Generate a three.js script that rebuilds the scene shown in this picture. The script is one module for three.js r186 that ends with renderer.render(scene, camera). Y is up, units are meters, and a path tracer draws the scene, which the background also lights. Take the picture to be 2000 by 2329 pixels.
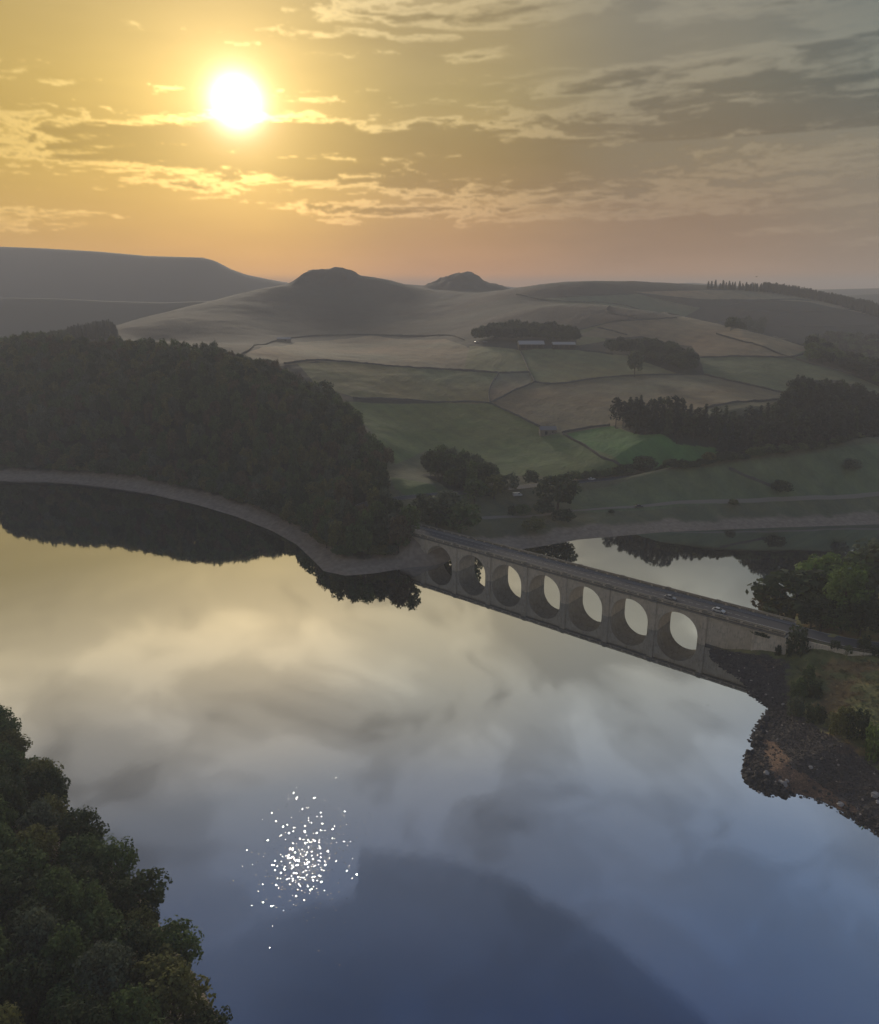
import * as THREE from 'three';
import { mergeGeometries } from 'three/addons/utils/BufferGeometryUtils.js';

// ---------------------------------------------------------------- camera, sky, sun, exposure
const scene = new THREE.Scene();
const EYE = 120, PITCH = 16.2, FOCAL = 1500;            // height over the lake in metres, degrees down, focal length in units of a 1779 x 2072 picture
const camera = new THREE.PerspectiveCamera(2 * Math.atan(1036 / FOCAL) * 180 / Math.PI, 879 / 1024, 1, 20000);
camera.position.set(0, EYE, 0);
camera.rotation.set(-PITCH * Math.PI / 180, 0, 0);
scene.add(camera);

const renderer = new THREE.WebGLRenderer({ antialias: true });
renderer.setSize(879, 1024);
renderer.toneMapping = THREE.LinearToneMapping;
renderer.toneMappingExposure = 1.14;
renderer.shadowMap.enabled = true;

const SUN_AZ = -13.8, SUN_EL = 12.4, SUN_POWER = 2.3, HAZE = 0.00035;
const rad = Math.PI / 180;
const sunDir = new THREE.Vector3(Math.sin(SUN_AZ * rad) * Math.cos(SUN_EL * rad), Math.sin(SUN_EL * rad), -Math.cos(SUN_AZ * rad) * Math.cos(SUN_EL * rad));
const sun = new THREE.DirectionalLight(new THREE.Color().setRGB(1, 0.87, 0.69), SUN_POWER);
sun.name = 'sun';
sun.position.copy(sunDir).multiplyScalar(2000);
sun.target.position.set(0, 0, -400);
sun.position.add(sun.target.position);
sun.castShadow = true;
sun.shadow.radius = 16;
sun.shadow.mapSize.set(4096, 4096);
Object.assign(sun.shadow.camera, { left: -900, right: 900, top: 900, bottom: -900, near: 100, far: 5000 });
scene.add(sun, sun.target);
scene.fog = new THREE.FogExp2(new THREE.Color().setRGB(0.96, 0.97, 1), HAZE);

// ---------------------------------------------------------------- small helpers
const mulberry = (a) => () => { a |= 0; a = a + 0x6D2B79F5 | 0; let t = Math.imul(a ^ a >>> 15, 1 | a); t = t + Math.imul(t ^ t >>> 7, 61 | t) ^ t; return ((t ^ t >>> 14) >>> 0) / 4294967296; };
const lerp = (a, b, t) => a + (b - a) * t, clamp = (x, a = 0, b = 1) => x < a ? a : x > b ? b : x;
const smooth = (a, b, x) => { const t = clamp((x - a) / (b - a)); return t * t * (3 - 2 * t); };
const hash2 = (x, y, s) => { let h = Math.imul(x, 374761393) + Math.imul(y, 668265263) + Math.imul(s, 1274126177) | 0; h = Math.imul(h ^ h >>> 13, 1274126177); return ((h ^ h >>> 16) >>> 0) / 4294967296; };
function noise(x, y, s = 0) {
  const ix = Math.floor(x), iy = Math.floor(y), fx = x - ix, fy = y - iy, u = fx * fx * (3 - 2 * fx), v = fy * fy * (3 - 2 * fy);
  return lerp(lerp(hash2(ix, iy, s), hash2(ix + 1, iy, s), u), lerp(hash2(ix, iy + 1, s), hash2(ix + 1, iy + 1, s), u), v);
}
function fbm(x, y, n = 5, s = 0) { let a = 0.5, t = 0, w = 0; for (let k = 0; k < n; k++) { t += a * noise(x, y, s + k * 7); w += a; a *= 0.52; x = x * 2.03 + 17.1; y = y * 2.03 + 9.7; } return t / w; }
const lin = (c) => c.map((v) => { v /= 255; return v <= 0.04045 ? v / 12.92 : ((v + 0.055) / 1.055) ** 2.4; });

// ---------------------------------------------------------------- the sky: a hazy evening with the sun behind thin cloud, computed for every direction
{
  const azs = [-180, -90, -32, -14, 0, 15, 32, 90, 180], els = [0, 5, 9, 13, 18, 24, 30, 36, 42, 50, 90];  // end columns: sky behind the viewer, out of view, brightened to light viewer-facing land
  const table = [
    [[172, 158, 148], [186, 153, 118], [205, 152, 92], [216, 150, 88], [192, 136, 98], [158, 124, 98], [136, 118, 102], [154, 138, 125], [172, 158, 148]],
    [[168, 158, 152], [182, 157, 117], [200, 160, 86], [208, 160, 82], [180, 140, 94], [148, 122, 97], [128, 116, 100], [148, 137, 126], [168, 158, 152]],
    [[164, 158, 156], [180, 160, 118], [200, 166, 84], [216, 176, 84], [178, 148, 94], [142, 125, 98], [122, 116, 102], [143, 137, 129], [164, 158, 156]],
    [[160, 158, 160], [175, 159, 123], [194, 164, 90], [218, 184, 98], [172, 152, 102], [134, 126, 106], [109, 117, 112], [134, 137, 136], [160, 158, 160]],
    [[156, 158, 166], [167, 156, 131], [182, 158, 100], [194, 168, 108], [170, 152, 112], [130, 127, 115], [108, 117, 116], [132, 137, 141], [156, 158, 166]],
    [[150, 156, 170], [184, 173, 153], [212, 190, 150], [236, 208, 160], [222, 202, 162], [202, 194, 170], [180, 180, 170], [165, 168, 169], [150, 156, 170]],
    [[142, 152, 172], [152, 151, 151], [158, 150, 138], [186, 172, 150], [180, 172, 154], [168, 167, 160], [150, 156, 162], [146, 155, 168], [142, 152, 172]],
    [[124, 140, 168], [110, 121, 142], [112, 115, 122], [124, 126, 130], [126, 128, 133], [118, 125, 136], [104, 118, 138], [107, 125, 154], [124, 140, 168]],
    [[74, 104, 140], [61, 92, 127], [72, 86, 112], [86, 98, 120], [92, 103, 124], [86, 100, 124], [72, 94, 126], [61, 95, 134], [74, 104, 140]],
    [[44, 82, 124], [33, 71, 112], [38, 62, 98], [44, 67, 102], [44, 67, 103], [38, 64, 104], [34, 62, 106], [30, 70, 115], [44, 82, 124]],
    [[14, 46, 92], [14, 46, 92], [14, 46, 92], [14, 46, 92], [14, 46, 92], [14, 46, 92], [14, 46, 92], [14, 46, 92], [14, 46, 92]],
  ].map((r, i) => r.map((c) => lin(c).map((v) => v * (els[i] < 20 ? 0.80 : 1.06))));
  const at = (list, v) => { let k = 0; while (k < list.length - 2 && v > list[k + 1]) k++; return [k, clamp((v - list[k]) / (list[k + 1] - list[k]))]; };
  // banks of cloud: azimuth, elevation, half width, half height, weight, tilt
  const banks = [[-11.2, 10.7, 4.0, 0.55, 0.8, -0.03], [-17, 10.2, 5, 0.35, 0.34, -0.05], [-24, 9.3, 10, 1.3, 0.30, 0.02], [-15, 8.9, 8, 1.1, 0.42, -0.04], [-8, 9.6, 8, 1.7, 0.5, -0.03], [0, 9.4, 8, 2.0, 0.42, -0.02], [7, 8.4, 9, 2.0, 0.36, 0], [12, 10.2, 8, 1.7, 0.30, 0.05], [19, 11.6, 9, 2.3, 0.34, 0.05],
    [27, 10.6, 9, 3.2, 0.26, 0.02], [-7, 6.05, 8, 0.42, 0.40, -0.03], [6, 5.6, 10, 0.5, 0.18, 0], [14, 14, 10, 0.55, 0.36, 0.06], [27, 14.4, 8, 1.0, 0.22, 0.1], [3, 17.6, 12, 1.4, 0.24, 0.03], [22, 17.4, 5, 0.7, 0.28, 0], [2.5, 15.4, 1.6, 0.4, 0.3, 0.1], [-20, 16, 1, 0.3, 0.3, 0], [15, 7.4, 12, 0.9, 0.22, 0.02],
    [-60, 9, 25, 4, 0.3, 0], [60, 10, 28, 5, 0.3, 0], [120, 11, 40, 5, 0.28, 0], [-130, 11, 40, 5, 0.28, 0]];
  const W = 4096, H = 2048, data = new Float32Array(W * H * 4);
  const veil = [0.15, 0.14, 0.125], glow = lin([255, 218, 148]);
  for (let r = 0; r < H; r++) {
    const el = ((r + 0.5) / H - 0.5) * 180, e0 = Math.max(0, el), [er, et] = at(els, e0), clearness = Math.exp(-HAZE * 110 / Math.sin(Math.max(e0, 1.6) * rad)), se = Math.sin(el * rad), ce = Math.cos(el * rad);
    for (let c = 0; c < W; c++) {
      let az = ((c + 0.5) / W - 0.5) * 360 + 90; if (az > 180) az -= 360;
      const [ak, atk] = at(azs, az), o = (r * W + c) * 4, st = atk * atk * (3 - 2 * atk);
      const A = table[er], B = table[er + 1], base = [0, 1, 2].map((k) => lerp(lerp(A[ak][k], A[ak + 1][k], st), lerp(B[ak][k], B[ak + 1][k], st), et));
      if (el > 0) {
        const dx = Math.sin(az * rad) * ce, dz = -Math.cos(az * rad) * ce, g = Math.acos(clamp(dx * sunDir.x + se * sunDir.y + dz * sunDir.z, -1, 1)) / rad;
        const near = Math.exp(-g / 9);
        let gain = 1, add = 0;
        // low streaky banks
        if (el < 22) {
          let m = 0;
          for (const [a, e, w, h, k, tilt] of banks) { const da = az - a; if (da > 3 * w || da < -3 * w) continue; const u = da / w, v = (el - e - tilt * da) / h, q = u * u + v * v; if (q < 6) m += k * Math.exp(-q * 0.9); }
          if (m > 0.015) {
            const fineness = 0.5 - 0.28 * smooth(11.5, 15, el) - 0.1 * smooth(2, 12, az);
            const wx = fbm(az * 0.2 + 3, el * 0.7, 4, 41) * 2.4, n = fbm(az * 0.16 + wx, el * 1.5 + wx * 0.9 - az * 0.02, 7, 11), f2 = fbm(az * 1.1 + wx * 3, el * 5.5 + wx * 2, 5, 77);
            const d = Math.min(m, 0.62) * 0.95 + (n - 0.5) * 0.8 + (f2 - 0.5) * fineness - 0.17;
            const soft = 0.09 * smooth(-2, 9, az), thin = smooth(-0.06 - soft, 0.09 + soft, d) * (1 - smooth(0.08, 0.26 + soft, d)), thick = smooth(0.06 - soft, 0.32, d);
            gain = 1 + thin * (0.12 + 0.9 * near + 2.5 * Math.exp(-g / 2.2)) - thick * (0.22 + 0.14 * near);
            add = thin * 0.05 * (1 + 3 * near);
          } 
          gain *= 1 + (fbm(az * 0.11, el * 0.55, 4, 5) - 0.5) * 0.22;
        }
        // higher, rounder clouds that the lake mirrors
        if (el > 16) {
          const up = smooth(17, 24, el), hx = az * 0.075, hy = el * 0.13, w2 = fbm(hx, hy, 3, 91) * 1.4, n = fbm(hx + w2 + 1.3, hy + w2 * 0.6 + 4.1, 5, 23);
          const puff = smooth(0.50, 0.66, n), gap = smooth(0.50, 0.36, n), fade = 1 - smooth(33, 48, el) * 0.72;
          gain *= 1 + up * fade * (0.38 * puff - 0.40 * gap);
          // the edge of a thin veil; beyond it the sky is clear and deeper blue
          const q = az + 7.5, edge = lerp(42.9 - 0.12 * q, 40.1 + 0.115 * q + 0.0036 * q * q, smooth(-0.5, 0.3, q)) + (fbm(az * 0.3, 2.2, 4, 61) - 0.5) * 1.2;
          const clear = smooth(edge - 0.5, edge + 0.7, el) * (1 - 0.5 * smooth(46, 54, el)) * (0.35 + 0.65 * smooth(-22, -9, az));
          gain *= 1 - 0.30 * clear * (1 - smooth(24, 60, Math.abs(az)));
          add += 0.02 * (1 - clear) * smooth(38, 42, el);
        }
        const halo = 1.0 * Math.exp(-g / 3.0) + 0.30 * Math.exp(-g / 9), core = 6 * Math.exp(-Math.pow(g / 0.80, 1.25));
        for (let k = 0; k < 3; k++) base[k] = base[k] * gain + add * (k === 2 ? 0.55 : k ? 0.85 : 1) + halo * glow[k] * (0.75 + 0.25 * gain) + core;
      }
      // the table holds the sky as it shows through the ground haze, 110 m deep over the viewpoint: take that haze off
      for (let k = 0; k < 3; k++) base[k] = Math.max((base[k] - veil[k] * (1 - clearness)) / clearness, 0.3 * base[k]);
      data[o] = base[0]; data[o + 1] = base[1]; data[o + 2] = base[2]; data[o + 3] = 1;
    }
  }
  const sky = new THREE.DataTexture(data, W, H, THREE.RGBAFormat, THREE.FloatType);
  sky.mapping = THREE.EquirectangularReflectionMapping;
  sky.magFilter = sky.minFilter = THREE.LinearFilter;
  sky.wrapS = THREE.RepeatWrapping;
  sky.needsUpdate = true;
  scene.background = sky;
  scene.environment = sky;
}

// ---------------------------------------------------------------- the lie of the land
// D is the distance ahead of the viewpoint (world z = -D). A sight line through a picture point meets a level (sight) or a distance (along).
const cp = Math.cos(PITCH * rad), sp = Math.sin(PITCH * rad);
const ray = (px, py) => { const Y = py - 1036; return { x: px - 889.5, d: Y * cp + FOCAL * sp, f: FOCAL * cp - Y * sp }; };
const sight = (px, py, h = 0) => { const r = ray(px, py), k = (EYE - h) / r.d; return [r.x * k, r.f * k, h]; };
const along = (px, py, D) => { const r = ray(px, py), k = D / r.f; return [r.x * k, D, EYE - r.d * k]; };

const farShore = [[-150, 970], [0, 972], [100, 975], [200, 984], [300, 999], [400, 1022], [480, 1046], [550, 1074], [600, 1102], [635, 1135], [655, 1156], [700, 1165], [760, 1160], [820, 1150], [848, 1141], [900, 1132], [960, 1125], [1040, 1114], [1110, 1103], [1170, 1092], [1340, 1077], [1560, 1068], [1779, 1061], [2000, 1052]].map(([x, y]) => sight(x, y));
const headland = [[2000, 1135], [1790, 1150], [1660, 1185], [1590, 1215], [1545, 1255], [1500, 1290], [1452, 1306], [1440, 1318], [1447, 1336], [1470, 1354], [1505, 1376], [1514, 1389], [1520, 1404], [1557, 1431], [1558, 1437], [1543, 1460], [1522, 1498], [1529, 1515], [1513, 1533], [1510, 1571], [1526, 1592], [1552, 1606], [1612, 1606], [1648, 1616], [1692, 1635], [1730, 1659], [1779, 1687], [1900, 1768]].map(([x, y]) => sight(x, y));
const nearShore = [[540, 2180], [470, 2072], [430, 1980], [385, 1900], [330, 1830], [290, 1760], [180, 1640], [80, 1530], [0, 1420]].map(([x, y]) => sight(x, y, 8));
const lake = [[-1000, 600], ...farShore, [700, 420], [900, 330], ...headland, [260, 70], [200, -40], [40, -20], ...nearShore, [-310, 330], [-1000, 470]].map((p) => [p[0], p[1]]);

function shoreDistance(x, D) {                           // metres from the lake's edge, negative on the water
  let best = 1e18, inside = false;
  for (let i = 0, j = lake.length - 1; i < lake.length; j = i++) {
    const ax = lake[j][0], ay = lake[j][1], bx = lake[i][0], by = lake[i][1], ex = bx - ax, ey = by - ay;
    const t = clamp(((x - ax) * ex + (D - ay) * ey) / (ex * ex + ey * ey)), qx = x - ax - t * ex, qy = D - ay - t * ey, q = qx * qx + qy * qy;
    if (q < best) best = q;
    if ((ay > D) !== (by > D) && x < ex * (D - ay) / ey + ax) inside = !inside;
  }
  return inside ? -Math.sqrt(best) : Math.sqrt(best);
}

// heights read off the picture, [x, D, h]; a thin plate runs through them
const spots = [];
const top = (px, py, D, tree = 0) => { const p = along(px, py, D); p[2] -= tree; spots.push(p); };
const level = (px, D, h) => spots.push([(px - 889.5) / 1500 * D, D, h]);
for (const p of farShore) spots.push(p);
for (let i = 0; i < headland.length; i += 3) spots.push(headland[i]);
for (let i = 0; i < nearShore.length; i += 2) spots.push([nearShore[i][0], nearShore[i][1], 0.5]);
// the wooded bluff on the left
for (const [px, D, h] of [[-260, 560, 25], [-260, 650, 66], [50, 528, 26], [50, 568, 48], [50, 606, 67], [50, 690, 70], [-100, 860, 50], [100, 900, 52], [250, 500, 30], [250, 546, 52], [250, 590, 68], [450, 476, 28], [450, 516, 50], [450, 556, 66]]) level(px, D, h);
top(560, 745, 560, 15); top(650, 790, 520, 15); top(720, 850, 470, 14); top(780, 930, 415, 13); top(600, 1000, 420, 13); top(700, 1010, 350, 16);
// the twin-topped hill
for (const [px, py, D] of [[600, 700, 850], [600, 680, 1000], [600, 650, 1110], [600, 620, 1205], [600, 590, 1290], [420, 690, 870], [430, 650, 990], [250, 664, 925], [350, 643, 1005], [475, 616, 1150], [510, 603, 1220], [535, 591, 1270], [560, 583, 1300], [595, 574, 1350], [625, 567, 1380], [660, 561, 1390], [700, 558, 1390], [740, 562, 1385], [780, 567, 1390], [825, 576, 1410], [850, 583, 1430], [880, 583, 1500], [930, 577, 1530], [985, 581, 1520], [1040, 589, 1450], [720, 682, 980], [720, 650, 1105], [720, 620, 1210], [720, 590, 1310], [850, 682, 950], [850, 645, 1120], [850, 610, 1270], [220, 677, 850], [300, 690, 860]]) top(px, py, D);
for (const [px, D, h] of [[660, 1650, 120], [300, 1300, 70], [480, 1500, 80], [930, 1750, 120], [100, 1250, 40]]) level(px, D, h);
// the fields in the middle
for (const px of [850, 1100]) for (const [py, D] of [[950, 455], [900, 500], [850, 545], [800, 600], [750, 670], [700, 760], [650, 880]]) if (px > 900 || py > 740) top(px, py, D);
top(850, 712, 790);
for (const [py, D] of [[950, 428], [900, 456], [850, 505], [800, 568], [750, 650], [700, 755]]) top(1330, py, D);
for (const [py, D] of [[905, 438], [860, 468], [800, 550]]) top(1450, py, D);
top(1100, 1050, 383); top(1100, 1000, 418); top(1300, 1050, 390); top(1300, 1000, 412); top(950, 1000, 400); top(1560, 1000, 403); top(1560, 950, 419); top(1560, 905, 438);
for (const [px, py, D] of [[1100, 622, 960], [1100, 584, 1180], [1240, 620, 990], [1200, 575, 1200], [1420, 648, 890], [1560, 680, 795], [1640, 705, 735], [1779, 765, 620], [1779, 1003, 408], [1779, 950, 424], [1779, 905, 441], [1779, 632, 1190], [1600, 594, 1250], [1420, 577, 1250], [1300, 574, 1230], [1779, 735, 880], [1650, 690, 960], [1560, 670, 1010], [1420, 640, 1080], [1600, 640, 1070], [1779, 680, 1000]]) top(px, py, D);
for (const [px, D, h] of [[1779, 540, 43], [1640, 540, 44], [1779, 730, 36], [1640, 840, 50], [1560, 890, 56], [1700, 880, 42], [1420, 985, 77], [1240, 1080, 97], [1300, 1500, 110], [1779, 1500, 80], [2100, 480, 25], [2100, 800, 50]]) level(px, D, h);
// the headland on the right and the near banks
for (const [px, py, h] of [[1600, 1330, 7], [1779, 1345, 11], [1700, 1400, 8], [1600, 1450, 3.4], [1700, 1530, 3.6], [1779, 1500, 7], [1650, 1580, 1.4], [1779, 1630, 2.2], [1900, 1600, 6], [1560, 1390, 1.6]]) spots.push(sight(px, py, h));
for (const p of [[140, 250, 8], [180, 280, 8], [200, 240, 12], [240, 200, 16], [300, 260, 26], [420, 200, 60], [400, 60, 60], [600, 380, 60], [-60, 60, 14], [-110, 110, 14], [-120, 40, 40], [-220, 120, 60], [0, -20, 24], [0, -200, 90], [-400, 200, 90], [-1500, 500, 60], [-1500, 1500, 60], [1900, 300, 90], [1900, 1500, 90], [0, 1900, 70], [-800, 1900, 40], [900, 1900, 70], [1900, 0, 90], [-1500, 0, 90]]) spots.push(p);
const plate = (() => {
  const n = spots.length, m = n + 3, a = Array.from({ length: m }, () => new Float64Array(m + 1)), K = (q) => q < 1e-9 ? 0 : q * Math.log(q);
  for (let i = 0; i < n; i++) {
    const [x, y, h] = spots[i];
    for (let j = 0; j < n; j++) a[i][j] = K(((x - spots[j][0]) ** 2 + (y - spots[j][1]) ** 2) / 1e4);
    a[i][i] = 0.004;
    a[i][n] = a[n][i] = 1; a[i][n + 1] = a[n + 1][i] = x / 100; a[i][n + 2] = a[n + 2][i] = y / 100; a[i][m] = h;
  }
  for (let c = 0; c < m; c++) {
    let p = c; for (let r = c + 1; r < m; r++) if (Math.abs(a[r][c]) > Math.abs(a[p][c])) p = r;
    [a[c], a[p]] = [a[p], a[c]];
    for (let r = c + 1; r < m; r++) { const f = a[r][c] / a[c][c]; if (f) for (let k = c; k <= m; k++) a[r][k] -= f * a[c][k]; }
  }
  const w = new Float64Array(m);
  for (let r = m - 1; r >= 0; r--) { let s = a[r][m]; for (let k = r + 1; k < m; k++) s -= a[r][k] * w[k]; w[r] = s / a[r][r]; }
  const xs = spots.map((p) => p[0]), ys = spots.map((p) => p[1]);
  return (x, y) => { let s = w[n] + w[n + 1] * x / 100 + w[n + 2] * y / 100; for (let i = 0; i < n; i++) { const dx = x - xs[i], dy = y - ys[i], q = (dx * dx + dy * dy) / 1e4; if (q > 1e-9) s += w[i] * q * Math.log(q); } return s; };
})();

// roads that the ground is made up to: [x, D, h]
const viaA = [-7.6, 329.7], viaB = [94.3, 242.6], viaLength = Math.hypot(viaB[0] - viaA[0], viaB[1] - viaA[1]);
const viaU = [(viaB[0] - viaA[0]) / viaLength, (viaB[1] - viaA[1]) / viaLength], viaN = [viaU[1], -viaU[0]];   // viaN points towards the viewer: (-0.65, -0.76) in x, D
const DECK = 12.0, WIDTH = 12.4;
const onBridge = (s, across) => [viaA[0] + viaU[0] * s + viaN[0] * across, viaA[1] + viaU[1] * s + viaN[1] * across];   // across 0 = face towards the viewer, negative behind it
const roadWest = [[...onBridge(-10, -WIDTH / 2), DECK], [...onBridge(-24, -WIDTH / 2), DECK], [-38, 352, 12.3], [-44, 366, 13], [-38, 382, 14], [-8, 396, 14.5], [24, 408, 14], [55, 421, 13.8], [90, 432, 14.2], [150, 447, 15.5], [220, 466, 18.5], [300, 486, 23], [420, 500, 28]];
const roadEast = [[...onBridge(viaLength + 38, -WIDTH / 2 - 0.6), DECK], [...onBridge(viaLength + 50, -WIDTH / 2 - 2.6), 12.2], [150, 214, 12.6], [172, 207, 13.4], [220, 196, 15], [320, 180, 24]];
function nearRoad(x, D, line) {
  let best = 1e18, h = 0;
  for (let i = 1; i < line.length; i++) {
    const [ax, ay, ah] = line[i - 1], [bx, by, bh] = line[i], ex = bx - ax, ey = by - ay, t = clamp(((x - ax) * ex + (D - ay) * ey) / (ex * ex + ey * ey)), q = (x - ax - t * ex) ** 2 + (D - ay - t * ey) ** 2;
    if (q < best) { best = q; h = lerp(ah, bh, t); }
  }
  return [Math.sqrt(best), h];
}
const knolls = [[-206, 1390, 62, 70, 13], [-214, 1390, 30, 50, 2], [34, 1530, 56, 80, 17], [80, 1530, 60, 70, 8]];   // rocky tops of the twin hill
function landHeight(x, D) {
  const sd = shoreDistance(x, D);
  let h;
  if (sd < 0) h = Math.max(-7, 0.28 * sd);
  else {
    const bank = 0.26 * sd, w = smooth(4, 48, sd), p = Math.max(plate(x, D), 0.2 * Math.min(sd, 14));
    h = Math.min(lerp(bank, p, w), 185);
    if (D > 1200) for (const [kx, kd, wx, wd, a] of knolls) { const jag = (fbm(x / 22, D / 22, 4, 83) - 0.5) * 0.5, u = Math.abs(x - kx) / wx + jag, v = Math.abs(D - kd) / wd + jag, q = Math.hypot(u, v); h += a * (1 - smooth(0.25, 1.2, q)) * (0.85 + 0.3 * fbm(x / 9, D / 9, 3, 84)) + (1 - smooth(0.7, 1.2, q)) * (fbm(x / 11, D / 30, 3, 85) - 0.5) * 3.5; }
    h += (fbm(x / 34, D / 34, 3, 3) - 0.5) * 2.4 * smooth(10, 60, sd) + (fbm(x / 7, D / 7, 3, 9) - 0.5) * 0.9 * smooth(0, 6, sd);
  }
  if (D < 560) for (const line of [roadWest, roadEast]) {
    const [q, rh] = nearRoad(x, D, line);
    if (q < 40) { h = Math.max(h, rh - 0.35 - Math.max(0, q - 5) * 0.85); if (sd > 0) h = Math.min(h, rh - 0.35 + Math.max(0, q - 5) * 0.9); }
  }
  return h;
}
const steps = (...runs) => { const a = [runs[0][0]]; for (const [from, to, step] of runs) { const n = Math.round((to - from) / step); for (let i = 1; i <= n; i++) a.push(from + (to - from) * i / n); } return a; };
const gx = steps([-1500, -450, 15], [-450, 500, 3], [500, 1900, 15]), gy = steps([-210, 60, 10], [60, 660, 3], [660, 1900, 6]);
const grid = new Float32Array(gx.length * gy.length);
for (let j = 0; j < gy.length; j++) for (let i = 0; i < gx.length; i++) grid[j * gx.length + i] = landHeight(gx[i], gy[j]);
const find = (a, v) => { let lo = 0, hi = a.length - 2; while (lo < hi) { const m = lo + hi + 1 >> 1; if (a[m] <= v) lo = m; else hi = m - 1; } return lo; };
function hAt(x, D) {
  const i = find(gx, x), j = find(gy, D), u = clamp((x - gx[i]) / (gx[i + 1] - gx[i])), v = clamp((D - gy[j]) / (gy[j + 1] - gy[j])), n = gx.length, k = j * n + i;
  return lerp(lerp(grid[k], grid[k + 1], u), lerp(grid[k + n], grid[k + n + 1], u), v);
}
function hit(px, py, over = 0) {                         // where a sight line meets the ground raised by `over`
  const r = ray(px, py); let D = 50;
  const gap = (d) => EYE - r.d * d / r.f - Math.max(hAt(r.x * d / r.f, d), 0) - over;
  while (D < 1850 && gap(D) > 0) D += 4;
  let a = D - 4, b = D; for (let k = 0; k < 12; k++) { const m = (a + b) / 2; if (gap(m) > 0) a = m; else b = m; }
  return [r.x * b / r.f, b];
}
const inside = (poly, x, y) => { let c = false; for (let i = 0, j = poly.length - 1; i < poly.length; j = i++) if ((poly[i][1] > y) !== (poly[j][1] > y) && x < (poly[j][0] - poly[i][0]) * (y - poly[i][1]) / (poly[j][1] - poly[i][1]) + poly[i][0]) c = !c; return c; };
const bounds = (poly) => [Math.min(...poly.map((p) => p[0])), Math.max(...poly.map((p) => p[0])), Math.min(...poly.map((p) => p[1])), Math.max(...poly.map((p) => p[1]))];
const P = (list, over = 0) => list.map(([x, y]) => hit(x, y, over));
console.log('land ready');

// ---------------------------------------------------------------- what grows on it: fields, moor, banks
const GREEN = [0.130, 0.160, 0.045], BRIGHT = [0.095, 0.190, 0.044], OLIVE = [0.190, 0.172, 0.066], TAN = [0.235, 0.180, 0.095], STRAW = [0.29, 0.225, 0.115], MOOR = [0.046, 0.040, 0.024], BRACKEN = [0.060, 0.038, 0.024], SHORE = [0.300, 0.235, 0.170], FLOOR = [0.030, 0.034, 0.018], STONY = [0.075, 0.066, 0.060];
const fields = [
  [GREEN, [[705, 812], [889, 815], [992, 816], [1040, 838], [1090, 864], [1140, 880], [1185, 903], [1257, 943], [1160, 968], [1090, 962], [1000, 962], [940, 925], [860, 912], [800, 940], [740, 860]]],
  [OLIVE, [[600, 735], [700, 732], [775, 740], [889, 747], [1010, 755], [990, 782], [992, 816], [889, 815], [800, 808], [720, 805], [640, 780]]],
  [TAN, [[1010, 755], [1072, 754], [1082, 774], [992, 816], [990, 782]]],
  [TAN, [[480, 725], [525, 705], [600, 692], [750, 678], [900, 686], [950, 705], [940, 748], [889, 747], [775, 740], [640, 731], [540, 745]]],
  [OLIVE, [[950, 700], [1052, 708], [1072, 754], [1010, 755], [940, 748]]],
  [OLIVE, [[1052, 708], [1165, 708], [1270, 719], [1380, 759], [1280, 761], [1190, 769], [1125, 777], [1082, 774], [1072, 754]]],
  [[0.19, 0.158, 0.08], [[1082, 774], [1125, 777], [1190, 769], [1280, 761], [1380, 759], [1425, 759], [1490, 774], [1590, 797], [1515, 813], [1430, 826], [1240, 862], [1140, 876], [1090, 864], [1040, 838], [992, 816]]],
  [BRIGHT, [[1140, 880], [1235, 861], [1300, 880], [1400, 900], [1520, 912], [1440, 938], [1300, 950], [1257, 943], [1185, 903]]],
  [[0.12, 0.145, 0.06], [[1415, 722], [1600, 722], [1650, 709], [1779, 771], [1900, 830], [1779, 800], [1700, 770], [1600, 770], [1590, 797], [1490, 774], [1425, 757]]],
  [TAN, [[1165, 680], [1230, 653], [1290, 648], [1370, 644], [1440, 650], [1515, 670], [1450, 676], [1515, 693], [1600, 722], [1415, 722], [1400, 700], [1300, 680], [1240, 685]]],
  [STRAW, [[1450, 676], [1515, 670], [1560, 681], [1650, 709], [1600, 722], [1515, 693]]],
  [OLIVE, [[1230, 653], [1165, 668], [1165, 700], [1225, 690]]],
  [[0.14, 0.158, 0.065], [[1150, 990], [1300, 962], [1440, 945], [1600, 925], [1779, 898], [2000, 860], [2000, 985], [1779, 1003], [1500, 1018], [1160, 1036]]],
  [GREEN, [[790, 965], [880, 985], [900, 1000], [860, 1010], [800, 990]]],
  [[0.14, 0.145, 0.07], [[1100, 605], [1240, 597], [1290, 594], [1420, 622], [1240, 620]]],
  [STRAW, [[1280, 590], [1500, 588], [1640, 600], [1779, 634], [1779, 640], [1640, 612], [1440, 606]]],
].map(([c, p]) => { const q = P(p); return [c, q, bounds(q)]; });
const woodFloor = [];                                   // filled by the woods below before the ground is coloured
const farmTrack = [];
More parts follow.
